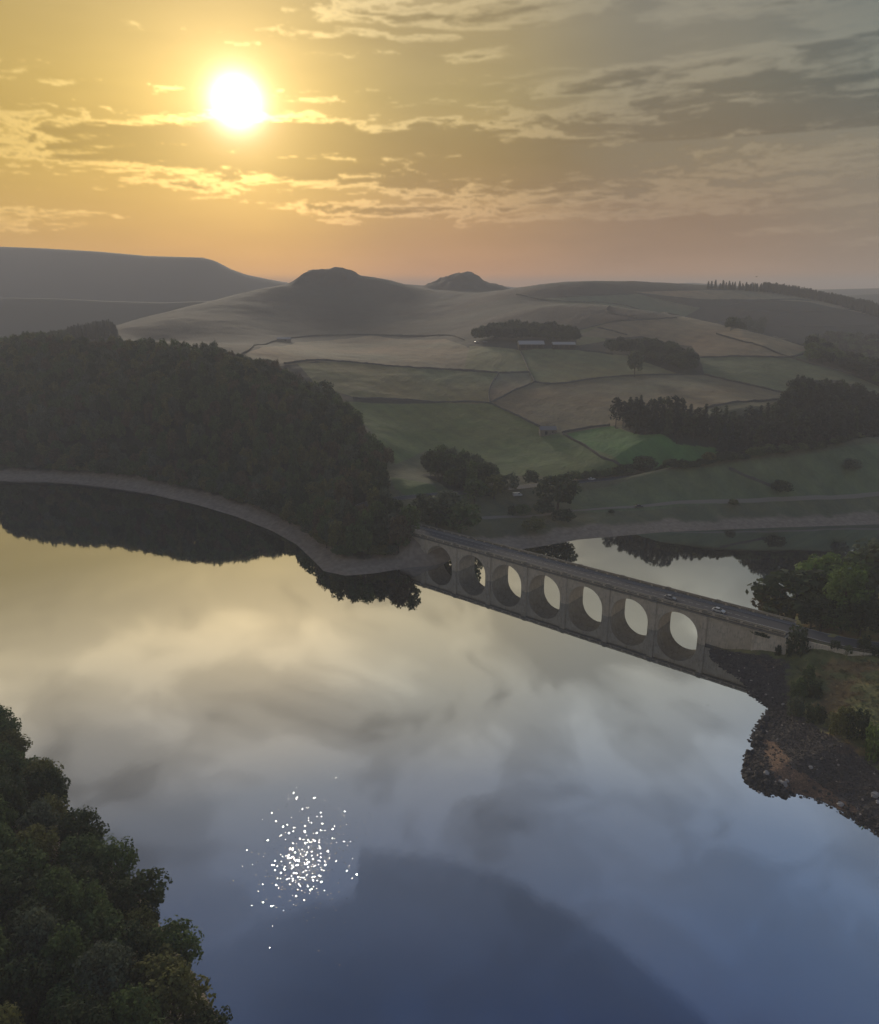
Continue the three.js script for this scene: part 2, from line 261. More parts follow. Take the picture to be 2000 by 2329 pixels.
function groundColor(x, D, out) {
  const sd = shoreDistance(x, D), n1 = fbm(x / 60, D / 60, 4, 31), n2 = fbm(x / 9, D / 9, 4, 37), n3 = noise(x * 0.9, D * 0.9, 43);
  let c = MOOR;
  const h = hAt(x, D);
  const br = smooth(0.5, 0.62, fbm(x / 90 + 3, D / 90, 4, 51)) * smooth(70, 100, h);
  c = [0, 1, 2].map((k) => lerp(MOOR[k], BRACKEN[k], br * 0.8));
  if (D < 560 && x > -60) c = [0.135, 0.128, 0.058];
  for (const [fc, q, b] of fields) if (x > b[0] && x < b[1] && D > b[2] && D < b[3] && inside(q, x, D)) { c = fc; break; }
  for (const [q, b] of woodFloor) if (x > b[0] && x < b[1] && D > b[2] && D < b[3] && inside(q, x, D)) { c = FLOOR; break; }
  const tone = 0.72 + 0.56 * n2, warm = (n1 - 0.5) * 0.55;
  let r = c[0] * tone * (1 + warm), g = c[1] * tone, b2 = c[2] * tone * (1 - warm * 0.4);
  const cut = 0.95 + 0.05 * Math.sin((x * 0.8 + D * 0.6) * 0.5 + n1 * 14); r *= cut; g *= cut;
  const edge = 13 + (n2 - 0.5) * 9 + (n1 - 0.5) * 10, s = 1 - smooth(edge - 3, edge + 2.5, sd);
  if (s > 0) {
    const band = 0.78 + 0.3 * fbm(h * 1.7, x / 40, 3, 71) + 0.25 * (n3 - 0.5), near = D < 300 && x > 60;
    const sc = near ? STONY : SHORE;
    r = lerp(r, sc[0] * band, s); g = lerp(g, sc[1] * band, s); b2 = lerp(b2, sc[2] * band, s);
  }
  out[0] = r * (0.9 + 0.2 * n3); out[1] = g * (0.9 + 0.2 * n3); out[2] = b2 * (0.9 + 0.2 * n3);
}

// ---------------------------------------------------------------- where the woods stand: picture outline [px, py, height of the sight line over the ground]
const project = (x, D, h) => { const dy = EYE - h, f = D * cp + dy * sp, v = dy * cp - D * sp; return [889.5 + FOCAL * x / f, 1036 + FOCAL * v / f, Math.hypot(x, D, dy)]; };
const outline = (list) => list.map(([x, y, o]) => hit(x, y, o ?? 0));
const woods = {
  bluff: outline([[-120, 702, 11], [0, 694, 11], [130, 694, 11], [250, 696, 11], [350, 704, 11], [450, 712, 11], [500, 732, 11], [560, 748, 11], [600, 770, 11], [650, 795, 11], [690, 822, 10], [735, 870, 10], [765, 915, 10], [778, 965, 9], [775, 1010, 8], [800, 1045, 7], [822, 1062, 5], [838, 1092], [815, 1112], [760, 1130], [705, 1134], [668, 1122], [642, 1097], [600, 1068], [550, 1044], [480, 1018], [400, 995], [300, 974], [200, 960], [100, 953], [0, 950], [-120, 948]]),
  row: outline([[852, 962], [900, 985], [960, 1005], [1008, 1000], [990, 975], [930, 955], [880, 945]]),
  farm: outline([[962, 692], [985, 690], [1050, 692], [1165, 698], [1168, 672, 6], [1120, 660, 8], [1060, 656, 8], [985, 664, 8], [960, 678, 4]]),
  copse: outline([[1226, 716], [1275, 720], [1340, 740], [1385, 757], [1418, 755], [1412, 735, 6], [1360, 700, 8], [1310, 692, 8], [1240, 692, 8]]),
  plantation: outline([[1240, 860], [1300, 880], [1370, 898], [1450, 906], [1560, 910], [1640, 905], [1720, 892], [1800, 872], [1900, 850], [1900, 830, 14], [1779, 805, 14], [1700, 786, 14], [1610, 780, 13], [1598, 800, 10], [1560, 832, 14], [1500, 838, 14], [1440, 836, 14], [1340, 826, 14], [1280, 816, 14], [1250, 830, 13]]),
  skyline: outline([[1424, 583, 1], [1500, 587, 1], [1580, 595, 1], [1640, 604, 1], [1700, 618, 1], [1779, 642, 1], [1850, 662, 1], [1850, 640, 8], [1779, 622, 8], [1700, 600, 7], [1640, 590, 6], [1540, 582, 5], [1425, 579, 4]]),
  valley: outline([[1640, 706, 12], [1700, 725, 10], [1779, 755, 10], [1860, 780, 10], [1860, 680, 8], [1779, 680, 8], [1690, 676, 8], [1636, 684, 8]]),
  dell: outline([[1478, 664, 3], [1542, 668, 3], [1545, 648, 6], [1480, 645, 6]]),
  ridge: outline([[0, 688, 7], [60, 684, 7], [130, 680, 7], [180, 674, 7], [238, 672, 7], [236, 664, 9], [140, 668, 9], [60, 678, 9], [0, 684, 9]]),
};
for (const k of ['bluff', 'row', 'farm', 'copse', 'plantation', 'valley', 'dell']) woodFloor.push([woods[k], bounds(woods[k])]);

// ---------------------------------------------------------------- the ground itself
const structure = (o, name) => { o.name = name; o.userData.kind = 'structure'; o.receiveShadow = o.castShadow = true; scene.add(o); return o; };
function colorTexture(W, H, fn, repeat) {
  const d = new Uint8Array(W * H * 4), c = [0, 0, 0];
  for (let j = 0; j < H; j++) for (let i = 0; i < W; i++) {
    fn(i, j, c); const o = (j * W + i) * 4;
    for (let k = 0; k < 3; k++) { const v = clamp(c[k]); d[o + k] = 255 * (v <= 0.0031308 ? v * 12.92 : 1.055 * v ** (1 / 2.4) - 0.055) + 0.5; }
    d[o + 3] = 255;
  }
  const t = new THREE.DataTexture(d, W, H); t.colorSpace = THREE.SRGBColorSpace; t.magFilter = THREE.LinearFilter; t.minFilter = THREE.LinearFilter;
  t.wrapS = t.wrapT = repeat ? THREE.RepeatWrapping : THREE.ClampToEdgeWrapping; t.needsUpdate = true; return t;
}
function greyTexture(N, fn) {
  const d = new Uint8Array(N * N * 4);
  for (let j = 0; j < N; j++) for (let i = 0; i < N; i++) { const v = 255 * clamp(fn(i / N, j / N)), o = (j * N + i) * 4; d[o] = d[o + 1] = d[o + 2] = v; d[o + 3] = 255; }
  const t = new THREE.DataTexture(d, N, N); t.magFilter = THREE.LinearFilter; t.wrapS = t.wrapT = THREE.RepeatWrapping; t.needsUpdate = true; return t;
}
const tiled = (u, v, n, s, oct = 4) => { let a = 0.5, t = 0, w = 0; for (let k = 0; k < oct; k++) { const x = u * n, y = v * n, ix = Math.floor(x), iy = Math.floor(y), fx = x - ix, fy = y - iy, p = fx * fx * (3 - 2 * fx), q = fy * fy * (3 - 2 * fy), h = (i, j) => hash2((i % n + n) % n, (j % n + n) % n, s + k); t += a * lerp(lerp(h(ix, iy), h(ix + 1, iy), p), lerp(h(ix, iy + 1), h(ix + 1, iy + 1), p), q); w += a; a *= 0.55; n *= 2; } return t / w; };
function sheet(xs, ys, height, uvOf) {
  const n = xs.length, m = ys.length, pos = new Float32Array(n * m * 3), uv = new Float32Array(n * m * 2), idx = [];
  for (let j = 0; j < m; j++) for (let i = 0; i < n; i++) { const k = j * n + i; pos.set([xs[i], height(xs[i], ys[j], k), -ys[j]], k * 3); uv.set(uvOf(xs[i], ys[j]), k * 2); if (i && j) idx.push(k - n - 1, k - n, k, k - n - 1, k, k - 1); }
  const g = new THREE.BufferGeometry(); g.setAttribute('position', new THREE.BufferAttribute(pos, 3)); g.setAttribute('uv', new THREE.BufferAttribute(uv, 2)); g.setIndex(idx); g.computeVertexNormals(); return g;
}
const tile = { x0: 70, x1: 330, d0: 96, d1: 300 };      // the headland is drawn finer than the rest
const mapSpan = 1600, mapX = -700;
{
  const N = 2048, tex = colorTexture(N, N, (i, j, c) => groundColor(mapX + (i + 0.5) / N * mapSpan, (j + 0.5) / N * mapSpan, c));
  const m = new THREE.MeshStandardMaterial({ map: tex, roughness: 0.95, bumpMap: greyTexture(512, (u, v) => tiled(u, v, 16, 5)), bumpScale: 0.5 });
  m.bumpMap.repeat.set(60, 60);
  const g = sheet(gx, gy, (x, D, k) => { const e = Math.min(x - tile.x0, tile.x1 - x, D - tile.d0, tile.d1 - D); return grid[k] - 1.6 * smooth(0, 8, e); }, (x, D) => [(x - mapX) / mapSpan, D / mapSpan]);
  structure(new THREE.Mesh(g, m), 'terrain');
}
// the headland: dark stony beach below, rough grass above
const beachTop = outline([[1440, 1312], [1500, 1322], [1560, 1328], [1590, 1345], [1592, 1400], [1600, 1445], [1650, 1470], [1700, 1500], [1760, 1545], [1800, 1570], [1950, 1640]]);
function beachSide(x, D) {                              // positive on the grass above the beach
  let best = 1e18, side = 1;
  for (let i = 1; i < beachTop.length; i++) {
    const [ax, ay] = beachTop[i - 1], [bx, by] = beachTop[i], ex = bx - ax, ey = by - ay, t = clamp(((x - ax) * ex + (D - ay) * ey) / (ex * ex + ey * ey)), qx = x - ax - t * ex, qy = D - ay - t * ey, q = qx * qx + qy * qy;
    if (q < best) { best = q; side = ex * (D - ay) - ey * (x - ax) > 0 ? 1 : -1; }
  }
  return side * Math.sqrt(best);
}
const spit = outline([[1532, 1496], [1564, 1498], [1594, 1530], [1616, 1562], [1655, 1585], [1705, 1612], [1745, 1640], [1718, 1650], [1660, 1622], [1600, 1604], [1572, 1580], [1556, 1540]]);
const headHeight = (x, D) => { const h = landHeight(x, D); return h > 0.05 ? h + (fbm(x / 2.6, D / 2.6, 3, 19) - 0.5) * 0.55 * smooth(0, 1.5, h) + (beachSide(x, D) > 0 ? (fbm(x / 6, D / 6, 3, 29) - 0.5) * 1.5 : 0) * smooth(0, 5, Math.abs(beachSide(x, D))) : h; };
{
  const W = 1536, H = 1280, xs = tile.x1 - tile.x0, ds = tile.d1 - tile.d0;
  const tex = colorTexture(W, H, (i, j, c) => {
    const x = tile.x0 + (i + 0.5) / W * xs, D = tile.d0 + (j + 0.5) / H * ds, b = beachSide(x, D), n1 = fbm(x / 14, D / 14, 4, 5), n2 = fbm(x / 2.2, D / 2.2, 4, 6), n3 = noise(x * 4, D * 4, 8), e = b + (n2 - 0.5) * 7;
    const clay = inside(spit, x + (n2 - 0.5) * 5, D + (n1 - 0.5) * 5) ? 1 : smooth(0.6, 0.75, fbm(x / 9, D / 5, 3, 88)) * 0.4;
    const pebble = n3 > 0.86 ? 1.9 : 0.7 + 0.6 * n3, wet = smooth(0.56, 0.62, n1);
    const stone = [0.082, 0.070, 0.060].map((v, k) => lerp(v, [0.19, 0.115, 0.07][k], clay) * pebble * (1 - 0.25 * wet));
    const gr = smooth(0.40, 0.60, n1), rust = smooth(0.52, 0.66, fbm(x / 8 + 9, D / 8, 4, 66));
    const grass = [0, 1, 2].map((k) => lerp(lerp([0.12, 0.13, 0.042][k], [0.22, 0.20, 0.07][k], gr), [0.27, 0.165, 0.07][k], rust * 0.75) * (0.55 + 0.9 * n2));
    const t = smooth(-1, 2, e);
    for (let k = 0; k < 3; k++) c[k] = lerp(stone[k], grass[k], t);
  });
  const m = new THREE.MeshStandardMaterial({ map: tex, roughness: 0.95, bumpMap: greyTexture(512, (u, v) => tiled(u, v, 32, 15)), bumpScale: 0.25 });
  m.bumpMap.repeat.set(14, 12);
  const ax = steps([tile.x0, tile.x1, 1]), ay = steps([tile.d0, tile.d1, 1]);
  structure(new THREE.Mesh(sheet(ax, ay, (x, D) => headHeight(x, D) + 0.004, (x, D) => [(x - tile.x0) / xs, (D - tile.d0) / ds]), m), 'headland_ground');
}
// the plain under the far country, out to the horizon
{
  const g = new THREE.PlaneGeometry(9000, 9000, 8, 8); g.rotateX(-Math.PI / 2); g.translate(0, -9, -2600);
  structure(new THREE.Mesh(g, new THREE.MeshStandardMaterial({ color: new THREE.Color().setRGB(0.1, 0.095, 0.055), roughness: 1 })), 'ground');
}
// far hills: a crest line seen over the nearer land, falling away on both sides
function farHill(crest, D, depth, foot, seed, color, name = 'far_hill') {
  const pts = crest.map(([px, py]) => along(px, py, D)), n = 160, m = 26, pos = [], idx = [], col = [];
  const xa = pts[0][0], xb = pts[pts.length - 1][0];
  for (let j = 0; j <= m; j++) for (let i = 0; i <= n; i++) {
    const x = lerp(xa, xb, i / n); let k = 0; while (k < pts.length - 2 && x > pts[k + 1][0]) k++;
    const t = clamp((x - pts[k][0]) / (pts[k + 1][0] - pts[k][0])), hc = lerp(pts[k][2], pts[k + 1][2], t), v = j / m * 2 - 1, fall = 0.5 + 0.5 * Math.cos(v * Math.PI);
    const q = foot + (hc - foot) * fall + (fbm(x / 160, v * 4 + 5, 4, seed) - 0.5) * 40 * (1 - fall) * fall * 2;
    pos.push(x, q, -(D + v * depth));
    const w = 0.75 + 0.5 * fbm(x / 120, v * 5, 4, seed + 5); col.push(color[0] * w, color[1] * w, color[2] * w);
    if (i && j) { const a = j * (n + 1) + i; idx.push(a - n - 2, a - n - 1, a, a - n - 2, a, a - 1); }
  }
  const g = new THREE.BufferGeometry(); g.setAttribute('position', new THREE.Float32BufferAttribute(pos, 3)); g.setAttribute('color', new THREE.Float32BufferAttribute(col, 3)); g.setIndex(idx); g.computeVertexNormals();
  structure(new THREE.Mesh(g, new THREE.MeshStandardMaterial({ vertexColors: true, roughness: 1 })), name);
}
farHill([[-700, 520], [-400, 505], [0, 499], [80, 502], [200, 509], [300, 518], [410, 521], [430, 526], [460, 542], [500, 556], [560, 568], [640, 582], [760, 600], [900, 640]], 2300, 620, -5, 3, [0.055, 0.05, 0.036], 'far_hill');
farHill([[-700, 585], [-300, 598], [0, 602], [120, 604], [220, 609], [330, 612], [450, 608], [560, 612], [700, 640]], 1560, 200, -5, 8, [0.045, 0.045, 0.03], 'far_hill_001');
farHill([[700, 620], [880, 590], [1000, 577], [1040, 581], [1120, 585], [1300, 577], [1400, 572], [1520, 580], [1650, 586], [1779, 583], [2100, 575], [2600, 590]], 2800, 520, -5, 14, [0.06, 0.065, 0.05], 'far_hill_002');
farHill([[1500, 640], [1620, 612], [1700, 598], [1779, 594], [1950, 596], [2300, 620]], 2100, 300, -5, 21, [0.07, 0.08, 0.05], 'far_hill_003');

// ---------------------------------------------------------------- the lake
{
  const m = new THREE.MeshStandardMaterial({ color: new THREE.Color().setRGB(0.59, 0.635, 0.69), metalness: 1, roughness: 0.03, bumpMap: greyTexture(512, (u, v) => 0.6 * tiled(u, v, 20, 205, 3) + 0.4 * tiled(v, u, 7, 305, 3)), bumpScale: 0.004 });
  m.bumpMap.repeat.set(1 / 24, 1 / 24);
  const g = new THREE.PlaneGeometry(2400, 1000, 24, 10); g.rotateX(-Math.PI / 2); g.translate(0, 0, -220);
  const uv = g.attributes.uv, p = g.attributes.position; for (let i = 0; i < uv.count; i++) uv.setXY(i, p.getX(i), p.getZ(i) * 0.7);
  structure(new THREE.Mesh(g, m), 'lake_water');
}
console.log('ground ready');

// ---------------------------------------------------------------- naming and small builders
const taken = {};
const numbered = (n) => { const k = taken[n] = (taken[n] ?? -1) + 1; return k ? n + '_' + String(k).padStart(3, '0') : n; };
const shade = (o) => { o.traverse((c) => { if (c.isMesh) c.castShadow = c.receiveShadow = true; }); return o; };
function thing(name, label, category, group, pos = [0, 0, 0], turn = 0) {
  const o = new THREE.Group(); o.name = numbered(name); o.position.set(...pos); o.rotation.y = turn; o.userData = { label, category }; if (group) o.userData.group = group; scene.add(o); return o;
}
function part(parent, name, geo, mat) { const m = new THREE.Mesh(geo, mat); m.name = name; m.castShadow = m.receiveShadow = true; parent.add(m); return m; }
const std = (r, g, b, rough = 0.9, extra = {}) => new THREE.MeshStandardMaterial({ color: new THREE.Color().setRGB(r, g, b), roughness: rough, ...extra });
const box = (w, h, d, x = 0, y = 0, z = 0) => new THREE.BoxGeometry(w, h, d).translate(x, y, z);
const uvMetres = (g, s = 1) => { const p = g.attributes.position, n = g.attributes.normal, uv = new Float32Array(p.count * 2); for (let i = 0; i < p.count; i++) { const ax = Math.abs(n.getX(i)), ay = Math.abs(n.getY(i)), az = Math.abs(n.getZ(i)); const [u, v] = ay > ax && ay > az ? [p.getX(i), p.getZ(i)] : ax > az ? [p.getZ(i), p.getY(i)] : [p.getX(i), p.getY(i)]; uv[i * 2] = u / s; uv[i * 2 + 1] = v / s; } g.setAttribute('uv', new THREE.BufferAttribute(uv, 2)); return g; };
// a ribbon that follows a line of [x, D] or [x, D, h] over the ground
function ribbon(line, width, lift, step = 3, heightOf = null, offset = 0) {
  const pts = []; let run = 0;
  for (let i = 1; i < line.length; i++) { const a = line[i - 1], b = line[i], n = Math.max(1, Math.round(Math.hypot(b[0] - a[0], b[1] - a[1]) / step)); for (let k = i === 1 ? 0 : 1; k <= n; k++) pts.push(a.map((v, q) => lerp(v, b[q], k / n))); }
  const pos = [], uv = [], idx = [];
  pts.forEach((p, i) => {
    const a = pts[Math.max(0, i - 1)], b = pts[Math.min(pts.length - 1, i + 1)], L = Math.hypot(b[0] - a[0], b[1] - a[1]) || 1, nx = -(b[1] - a[1]) / L, ny = (b[0] - a[0]) / L;
    if (i) run += Math.hypot(p[0] - pts[i - 1][0], p[1] - pts[i - 1][1]);
    for (const s of [-1, 1]) { const o = offset + s * width / 2, x = p[0] + nx * o, D = p[1] + ny * o; pos.push(x, (heightOf ? heightOf(p, x, D) : p.length > 2 ? p[2] : hAt(x, D)) + lift, -D); uv.push(o, run); }
    if (i) { const k = i * 2; idx.push(k - 2, k - 1, k + 1, k - 2, k + 1, k); }
  });
  const g = new THREE.BufferGeometry(); g.setAttribute('position', new THREE.Float32BufferAttribute(pos, 3)); g.setAttribute('uv', new THREE.Float32BufferAttribute(uv, 2)); g.setIndex(idx); g.computeVertexNormals();
  if (g.attributes.normal.getY(0) < 0) { g.setIndex(idx.map((_, i) => idx[i - i % 3 + 2 - i % 3])); g.computeVertexNormals(); }
  return g;
}
const rounded = (line, n = 5) => { const c = new THREE.CatmullRomCurve3(line.map((p) => new THREE.Vector3(p[0], p[2] ?? 0, p[1])), false, 'centripetal'); return c.getSpacedPoints(line.length * n).map((v) => line[0].length > 2 ? [v.x, v.z, v.y] : [v.x, v.z]); };

// ---------------------------------------------------------------- the viaduct
const viaTurn = Math.atan2(viaU[1], viaU[0]);           // local x runs along it from the wooded bank, local z points towards the viewer
const stainMap = colorTexture(512, 512, (i, j, c) => {
  const u = i / 512, v = j / 512, run = tiled(u, v * 0.12, 24, 3, 4), blot = tiled(u, v, 6, 13, 5), fine = tiled(u, v, 64, 23, 2), s = 0.62 + 0.34 * blot - 0.22 * smooth(0.55, 0.75, run) + 0.16 * (fine - 0.5);
  c[0] = s * 1.0; c[1] = s * (0.97 + 0.03 * run); c[2] = s * (0.9 + 0.08 * blot);
}, true);
const concrete = new THREE.MeshStandardMaterial({ map: stainMap, color: new THREE.Color().setRGB(0.62, 0.53, 0.40), roughness: 0.92 });
const paleConcrete = new THREE.MeshStandardMaterial({ map: stainMap, color: new THREE.Color().setRGB(0.78, 0.68, 0.54), roughness: 0.92 });
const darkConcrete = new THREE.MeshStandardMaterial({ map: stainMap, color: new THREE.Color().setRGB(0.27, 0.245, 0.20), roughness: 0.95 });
const wetStone = new THREE.MeshStandardMaterial({ map: stainMap, color: new THREE.Color().setRGB(0.12, 0.11, 0.095), roughness: 0.85 });
const asphalt = std(0.062, 0.062, 0.066, 0.9), paving = std(0.17, 0.165, 0.155, 0.95), linePaint = std(0.55, 0.55, 0.5, 0.8);
const bays = 7, bay = viaLength / bays, span = 15.2, rise = span / 2, spring = 1.9, wallTop = 11.15, endRun = 27;
const viaduct = thing('viaduct', 'long pale concrete road viaduct of seven round arches crossing the lake', 'viaduct', null, [viaA[0], 0, -viaA[1]], viaTurn);
{
  const add = (n, g, m) => part(viaduct, n, uvMetres(g, 6), m);
  for (let i = 0; i < bays; i++) {
    const x0 = i * bay, x1 = x0 + bay, cx = (x0 + x1) / 2, s = new THREE.Shape();
    s.moveTo(x0 + 0.01, -3); s.lineTo(cx - span / 2, -3); s.lineTo(cx - span / 2, spring);
    s.absarc(cx, spring, rise, Math.PI, 0, true);
    s.lineTo(cx + span / 2, -3); s.lineTo(x1 - 0.01, -3); s.lineTo(x1 - 0.01, wallTop); s.lineTo(x0 + 0.01, wallTop); s.closePath();
    add('arch_bay', new THREE.ExtrudeGeometry(s, { depth: WIDTH - 0.6, bevelEnabled: false, curveSegments: 28 }).translate(0, 0, -WIDTH + 0.3), concrete);
    // ring of stones round the arch, a little proud of the wall
    const ring = new THREE.Shape(); ring.absarc(cx, spring, rise + 0.62, 0, Math.PI, false); ring.absarc(cx, spring, rise + 0.02, Math.PI, 0, true); ring.closePath();
    add('arch_ring', new THREE.ExtrudeGeometry(ring, { depth: 0.09, bevelEnabled: false, curveSegments: 28 }).translate(0, 0, -0.302), concrete);
    add('arch_ring', new THREE.ExtrudeGeometry(ring, { depth: 0.09, bevelEnabled: false, curveSegments: 28 }).translate(0, 0, -WIDTH + 0.212), concrete);
    // joint pipe at mid bay
    add('drain_pipe', new THREE.CylinderGeometry(0.09, 0.09, 1.5, 8).translate(cx, wallTop - 0.75, -0.12), darkConcrete);
  }
  for (let i = 0; i <= bays; i++) for (const near of [true, false]) {
    const z = near ? 0.0 : -WIDTH, p = add('pilaster', new THREE.BoxGeometry(2.3, wallTop + 2.98, 0.9).translate(i * bay, (wallTop - 3) / 2 + 0.01, z), concrete);
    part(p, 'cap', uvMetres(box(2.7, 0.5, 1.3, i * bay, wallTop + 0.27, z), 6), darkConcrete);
    for (const s of [-0.62, 0.62]) part(p, 'rib', uvMetres(box(0.42, wallTop - 1.5, 0.16, i * bay + s, wallTop / 2 + 0.6, z + (near ? 0.52 : -0.52)), 6), concrete);
  }
  const xa = -26, xb = viaLength + endRun;
  // string course, deck edge and parapets, panel by panel
  for (const near of [true, false]) {
    const z = near ? -0.25 : -WIDTH + 0.25, n = Math.round((xb - xa) / (bay / 4)), w = (xb - xa) / n;
    for (let k = 0; k < n; k++) {
      const x = xa + (k + 0.5) * w;
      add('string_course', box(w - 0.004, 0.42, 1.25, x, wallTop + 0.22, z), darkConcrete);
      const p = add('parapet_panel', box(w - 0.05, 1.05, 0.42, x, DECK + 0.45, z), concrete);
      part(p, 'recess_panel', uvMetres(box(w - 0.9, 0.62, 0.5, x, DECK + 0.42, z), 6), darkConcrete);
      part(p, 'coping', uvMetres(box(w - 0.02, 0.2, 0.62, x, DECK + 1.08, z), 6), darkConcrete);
    }
  }
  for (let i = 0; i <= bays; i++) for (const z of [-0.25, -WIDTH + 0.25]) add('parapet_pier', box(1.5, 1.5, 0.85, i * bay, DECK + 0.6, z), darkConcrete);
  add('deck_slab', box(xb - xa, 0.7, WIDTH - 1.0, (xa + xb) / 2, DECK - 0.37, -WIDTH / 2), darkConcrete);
  add('footway', box(xb - xa, 0.16, 1.55, (xa + xb) / 2, DECK + 0.062, -1.28), paving);
  add('footway', box(xb - xa, 0.16, 1.55, (xa + xb) / 2, DECK + 0.062, -WIDTH + 1.28), paving);
  // solid end on the headland: long wall panels, the last ones patched paler
  const L = viaLength + 0.03, runs = [[0, 8.6, concrete], [8.64, 17.0, concrete], [17.04, 22.0, paleConcrete], [22.04, 26.4, paleConcrete]];
  for (const [a, b, m] of runs) add('wall_panel', box(b - a, wallTop + 2, WIDTH - 0.6, L + (a + b) / 2, (wallTop - 2) / 2, -WIDTH / 2), m);
  add('end_pier', box(1.4, wallTop + 2.3, WIDTH + 0.5, L + 27.2, (wallTop - 2) / 2, -WIDTH / 2), paleConcrete);
  add('buttress', box(0.5, wallTop - 0.6, 0.5, L + 17.02, wallTop / 2, -0.1), paleConcrete);
  add('base_course', box(26, 1.7, WIDTH + 0.1, L + 13.2, -0.2, -WIDTH / 2), wetStone);
  for (const [a, b] of [[-26, -13.1], [-13, -0.05]]) add('wall_panel', box(b - a, wallTop + 2, WIDTH - 0.6, (a + b) / 2, (wallTop - 2) / 2, -WIDTH / 2), concrete);
}
// the road over it and on to both sides
{
  const west = rounded([[...onBridge(1, -WIDTH / 2), DECK], ...roadWest]), east = rounded([...roadEast]);
  const start = onBridge(-9, -WIDTH / 2), line = [...west.slice().reverse(), [...onBridge(viaLength * 0.5, -WIDTH / 2), DECK], ...east];
  structure(new THREE.Mesh(ribbon(line, 7.4, 0.03, 4), asphalt), 'road');
  const edges = []; for (const o of [-3.45, 3.45]) edges.push(ribbon(line, 0.14, 0.036, 4, null, o));
  for (let i = 0, s = 0; i < 60; i++, s += 6) edges.push(ribbon([[...onBridge(-20 + s * 0.95 * 0.5, -WIDTH / 2), DECK], [...onBridge(-18.3 + s * 0.95 * 0.5, -WIDTH / 2), DECK]], 0.13, 0.036));
  structure(new THREE.Mesh(mergeGeometries(edges), linePaint), 'road_markings');
  // low retaining wall and rail where the road leaves the viaduct
  const wall = thing('retaining_wall', 'low pale curved wall holding up the road beyond the viaduct end', 'wall');
  wall.userData.kind = 'thing';
  const railing = thing('roadside_railing', 'dark post and rail fence along the road above the pale curved wall', 'fence');
  const run = rounded([[...onBridge(viaLength + 28.2, 0.1), DECK], [...onBridge(viaLength + 37, -0.5), DECK], [...onBridge(viaLength + 48, -2.2), 12.1], [148, 208.5, 12.4], [170, 201.5, 13.2], [215, 191, 14.8]], 4);
  for (let i = 1; i < run.length; i++) {
    const a = run[i - 1], b = run[i], w = Math.hypot(b[0] - a[0], b[1] - a[1]), cx = (a[0] + b[0]) / 2, cD = (a[1] + b[1]) / 2, turn = Math.atan2(b[1] - a[1], b[0] - a[0]), h = (a[2] + b[2]) / 2;
    if (i < 10) { const m = part(wall, 'wall_panel', uvMetres(box(w - 0.02, 4.4, 0.5, 0, 0, 0), 6), paleConcrete); m.position.set(cx, h - 2.3, -cD); m.rotation.y = turn; }
    const post = part(railing, 'post', new THREE.BoxGeometry(0.14, 1.5, 0.14), darkConcrete); post.position.set(a[0], a[2] + 0.6, -a[1]); post.rotation.y = turn;
    for (const y of [0.55, 1.05]) { const r = part(railing, 'rail', new THREE.BoxGeometry(w, 0.14, 0.08), darkConcrete); r.position.set(cx, h + y, -cD); r.rotation.y = turn; }
  }
  // gravel track along the far shore
  const track = rounded(outline([[955, 1050], [1010, 1047], [1080, 1045], [1160, 1034], [1290, 1026], [1480, 1015], [1640, 1008], [1779, 1000], [1950, 992]]), 5);
  structure(new THREE.Mesh(ribbon(track, 2.5, 0.3, 3), std(0.22, 0.195, 0.15, 0.95)), 'gravel_track');
}
console.log('viaduct ready');

// ---------------------------------------------------------------- trees
// a broadleaf crown: clumps of small leaf faces spread over a lumpy dome; about 14 m tall and 5 m in radius with its trunk
function crownGeometry(seed, clumps, leaves, size, { r = 5, y0 = 3.2, y1 = 14, lump = 0.36 } = {}) {
  const R = mulberry(seed), pos = [], nor = [], col = [], v = new THREE.Vector3(), q = new THREE.Vector3(), t1 = new THREE.Vector3(), t2 = new THREE.Vector3(), n = new THREE.Vector3();
  const cy = lerp(y0, y1, 0.46), hy = (y1 - y0) / 2;
  for (let c = 0; c < clumps; c++) {
    const u = (c + 0.5) / clumps, ph = c * 2.39996 + R() * 0.9, sy = 1 - 1.72 * u + (R() - 0.5) * 0.2, rr = Math.sqrt(Math.max(0, 1 - sy * sy)) * (0.62 + 0.42 * R());
    const wob = 0.78 + 0.3 * R(), ctr = new THREE.Vector3(Math.cos(ph) * rr * r * wob, cy + sy * hy * wob * 0.92, Math.sin(ph) * rr * r * wob), cr = r * lump * (0.7 + 0.6 * R()), tone = 0.78 + 0.44 * R();
    for (let l = 0; l < leaves; l++) {
      v.set(R() * 2 - 1, R() * 2 - 1, R() * 2 - 1); if (v.lengthSq() > 1 || v.lengthSq() < 0.02) { l--; continue; } v.normalize();
      const k = 0.62 + 0.42 * R(), p = q.copy(v).multiplyScalar(cr * k).add(ctr);
      n.copy(v).add(t1.set(R() - 0.5, R() - 0.3, R() - 0.5).multiplyScalar(1.5)).normalize();
      t1.set(R() - 0.5, R() - 0.5, R() - 0.5).cross(n).normalize(); t2.crossVectors(n, t1);
      const a = size * (0.55 + 0.75 * R()), b = a * (0.6 + 0.4 * R()), g = tone * (0.72 + 0.56 * R());
      const P4 = [[-a, 0], [0, -b], [a, 0], [0, b]].map(([x, y]) => [p.x + t1.x * x + t2.x * y, p.y + t1.y * x + t2.y * y, p.z + t1.z * x + t2.z * y]);
      for (const i of [0, 1, 2, 0, 2, 3]) { pos.push(...P4[i]); nor.push(n.x, n.y, n.z); col.push(g, g, g); }
    }
  }
  const g = new THREE.BufferGeometry(); g.setAttribute('position', new THREE.Float32BufferAttribute(pos, 3)); g.setAttribute('normal', new THREE.Float32BufferAttribute(nor, 3)); g.setAttribute('color', new THREE.Float32BufferAttribute(col, 3)); return g;
}
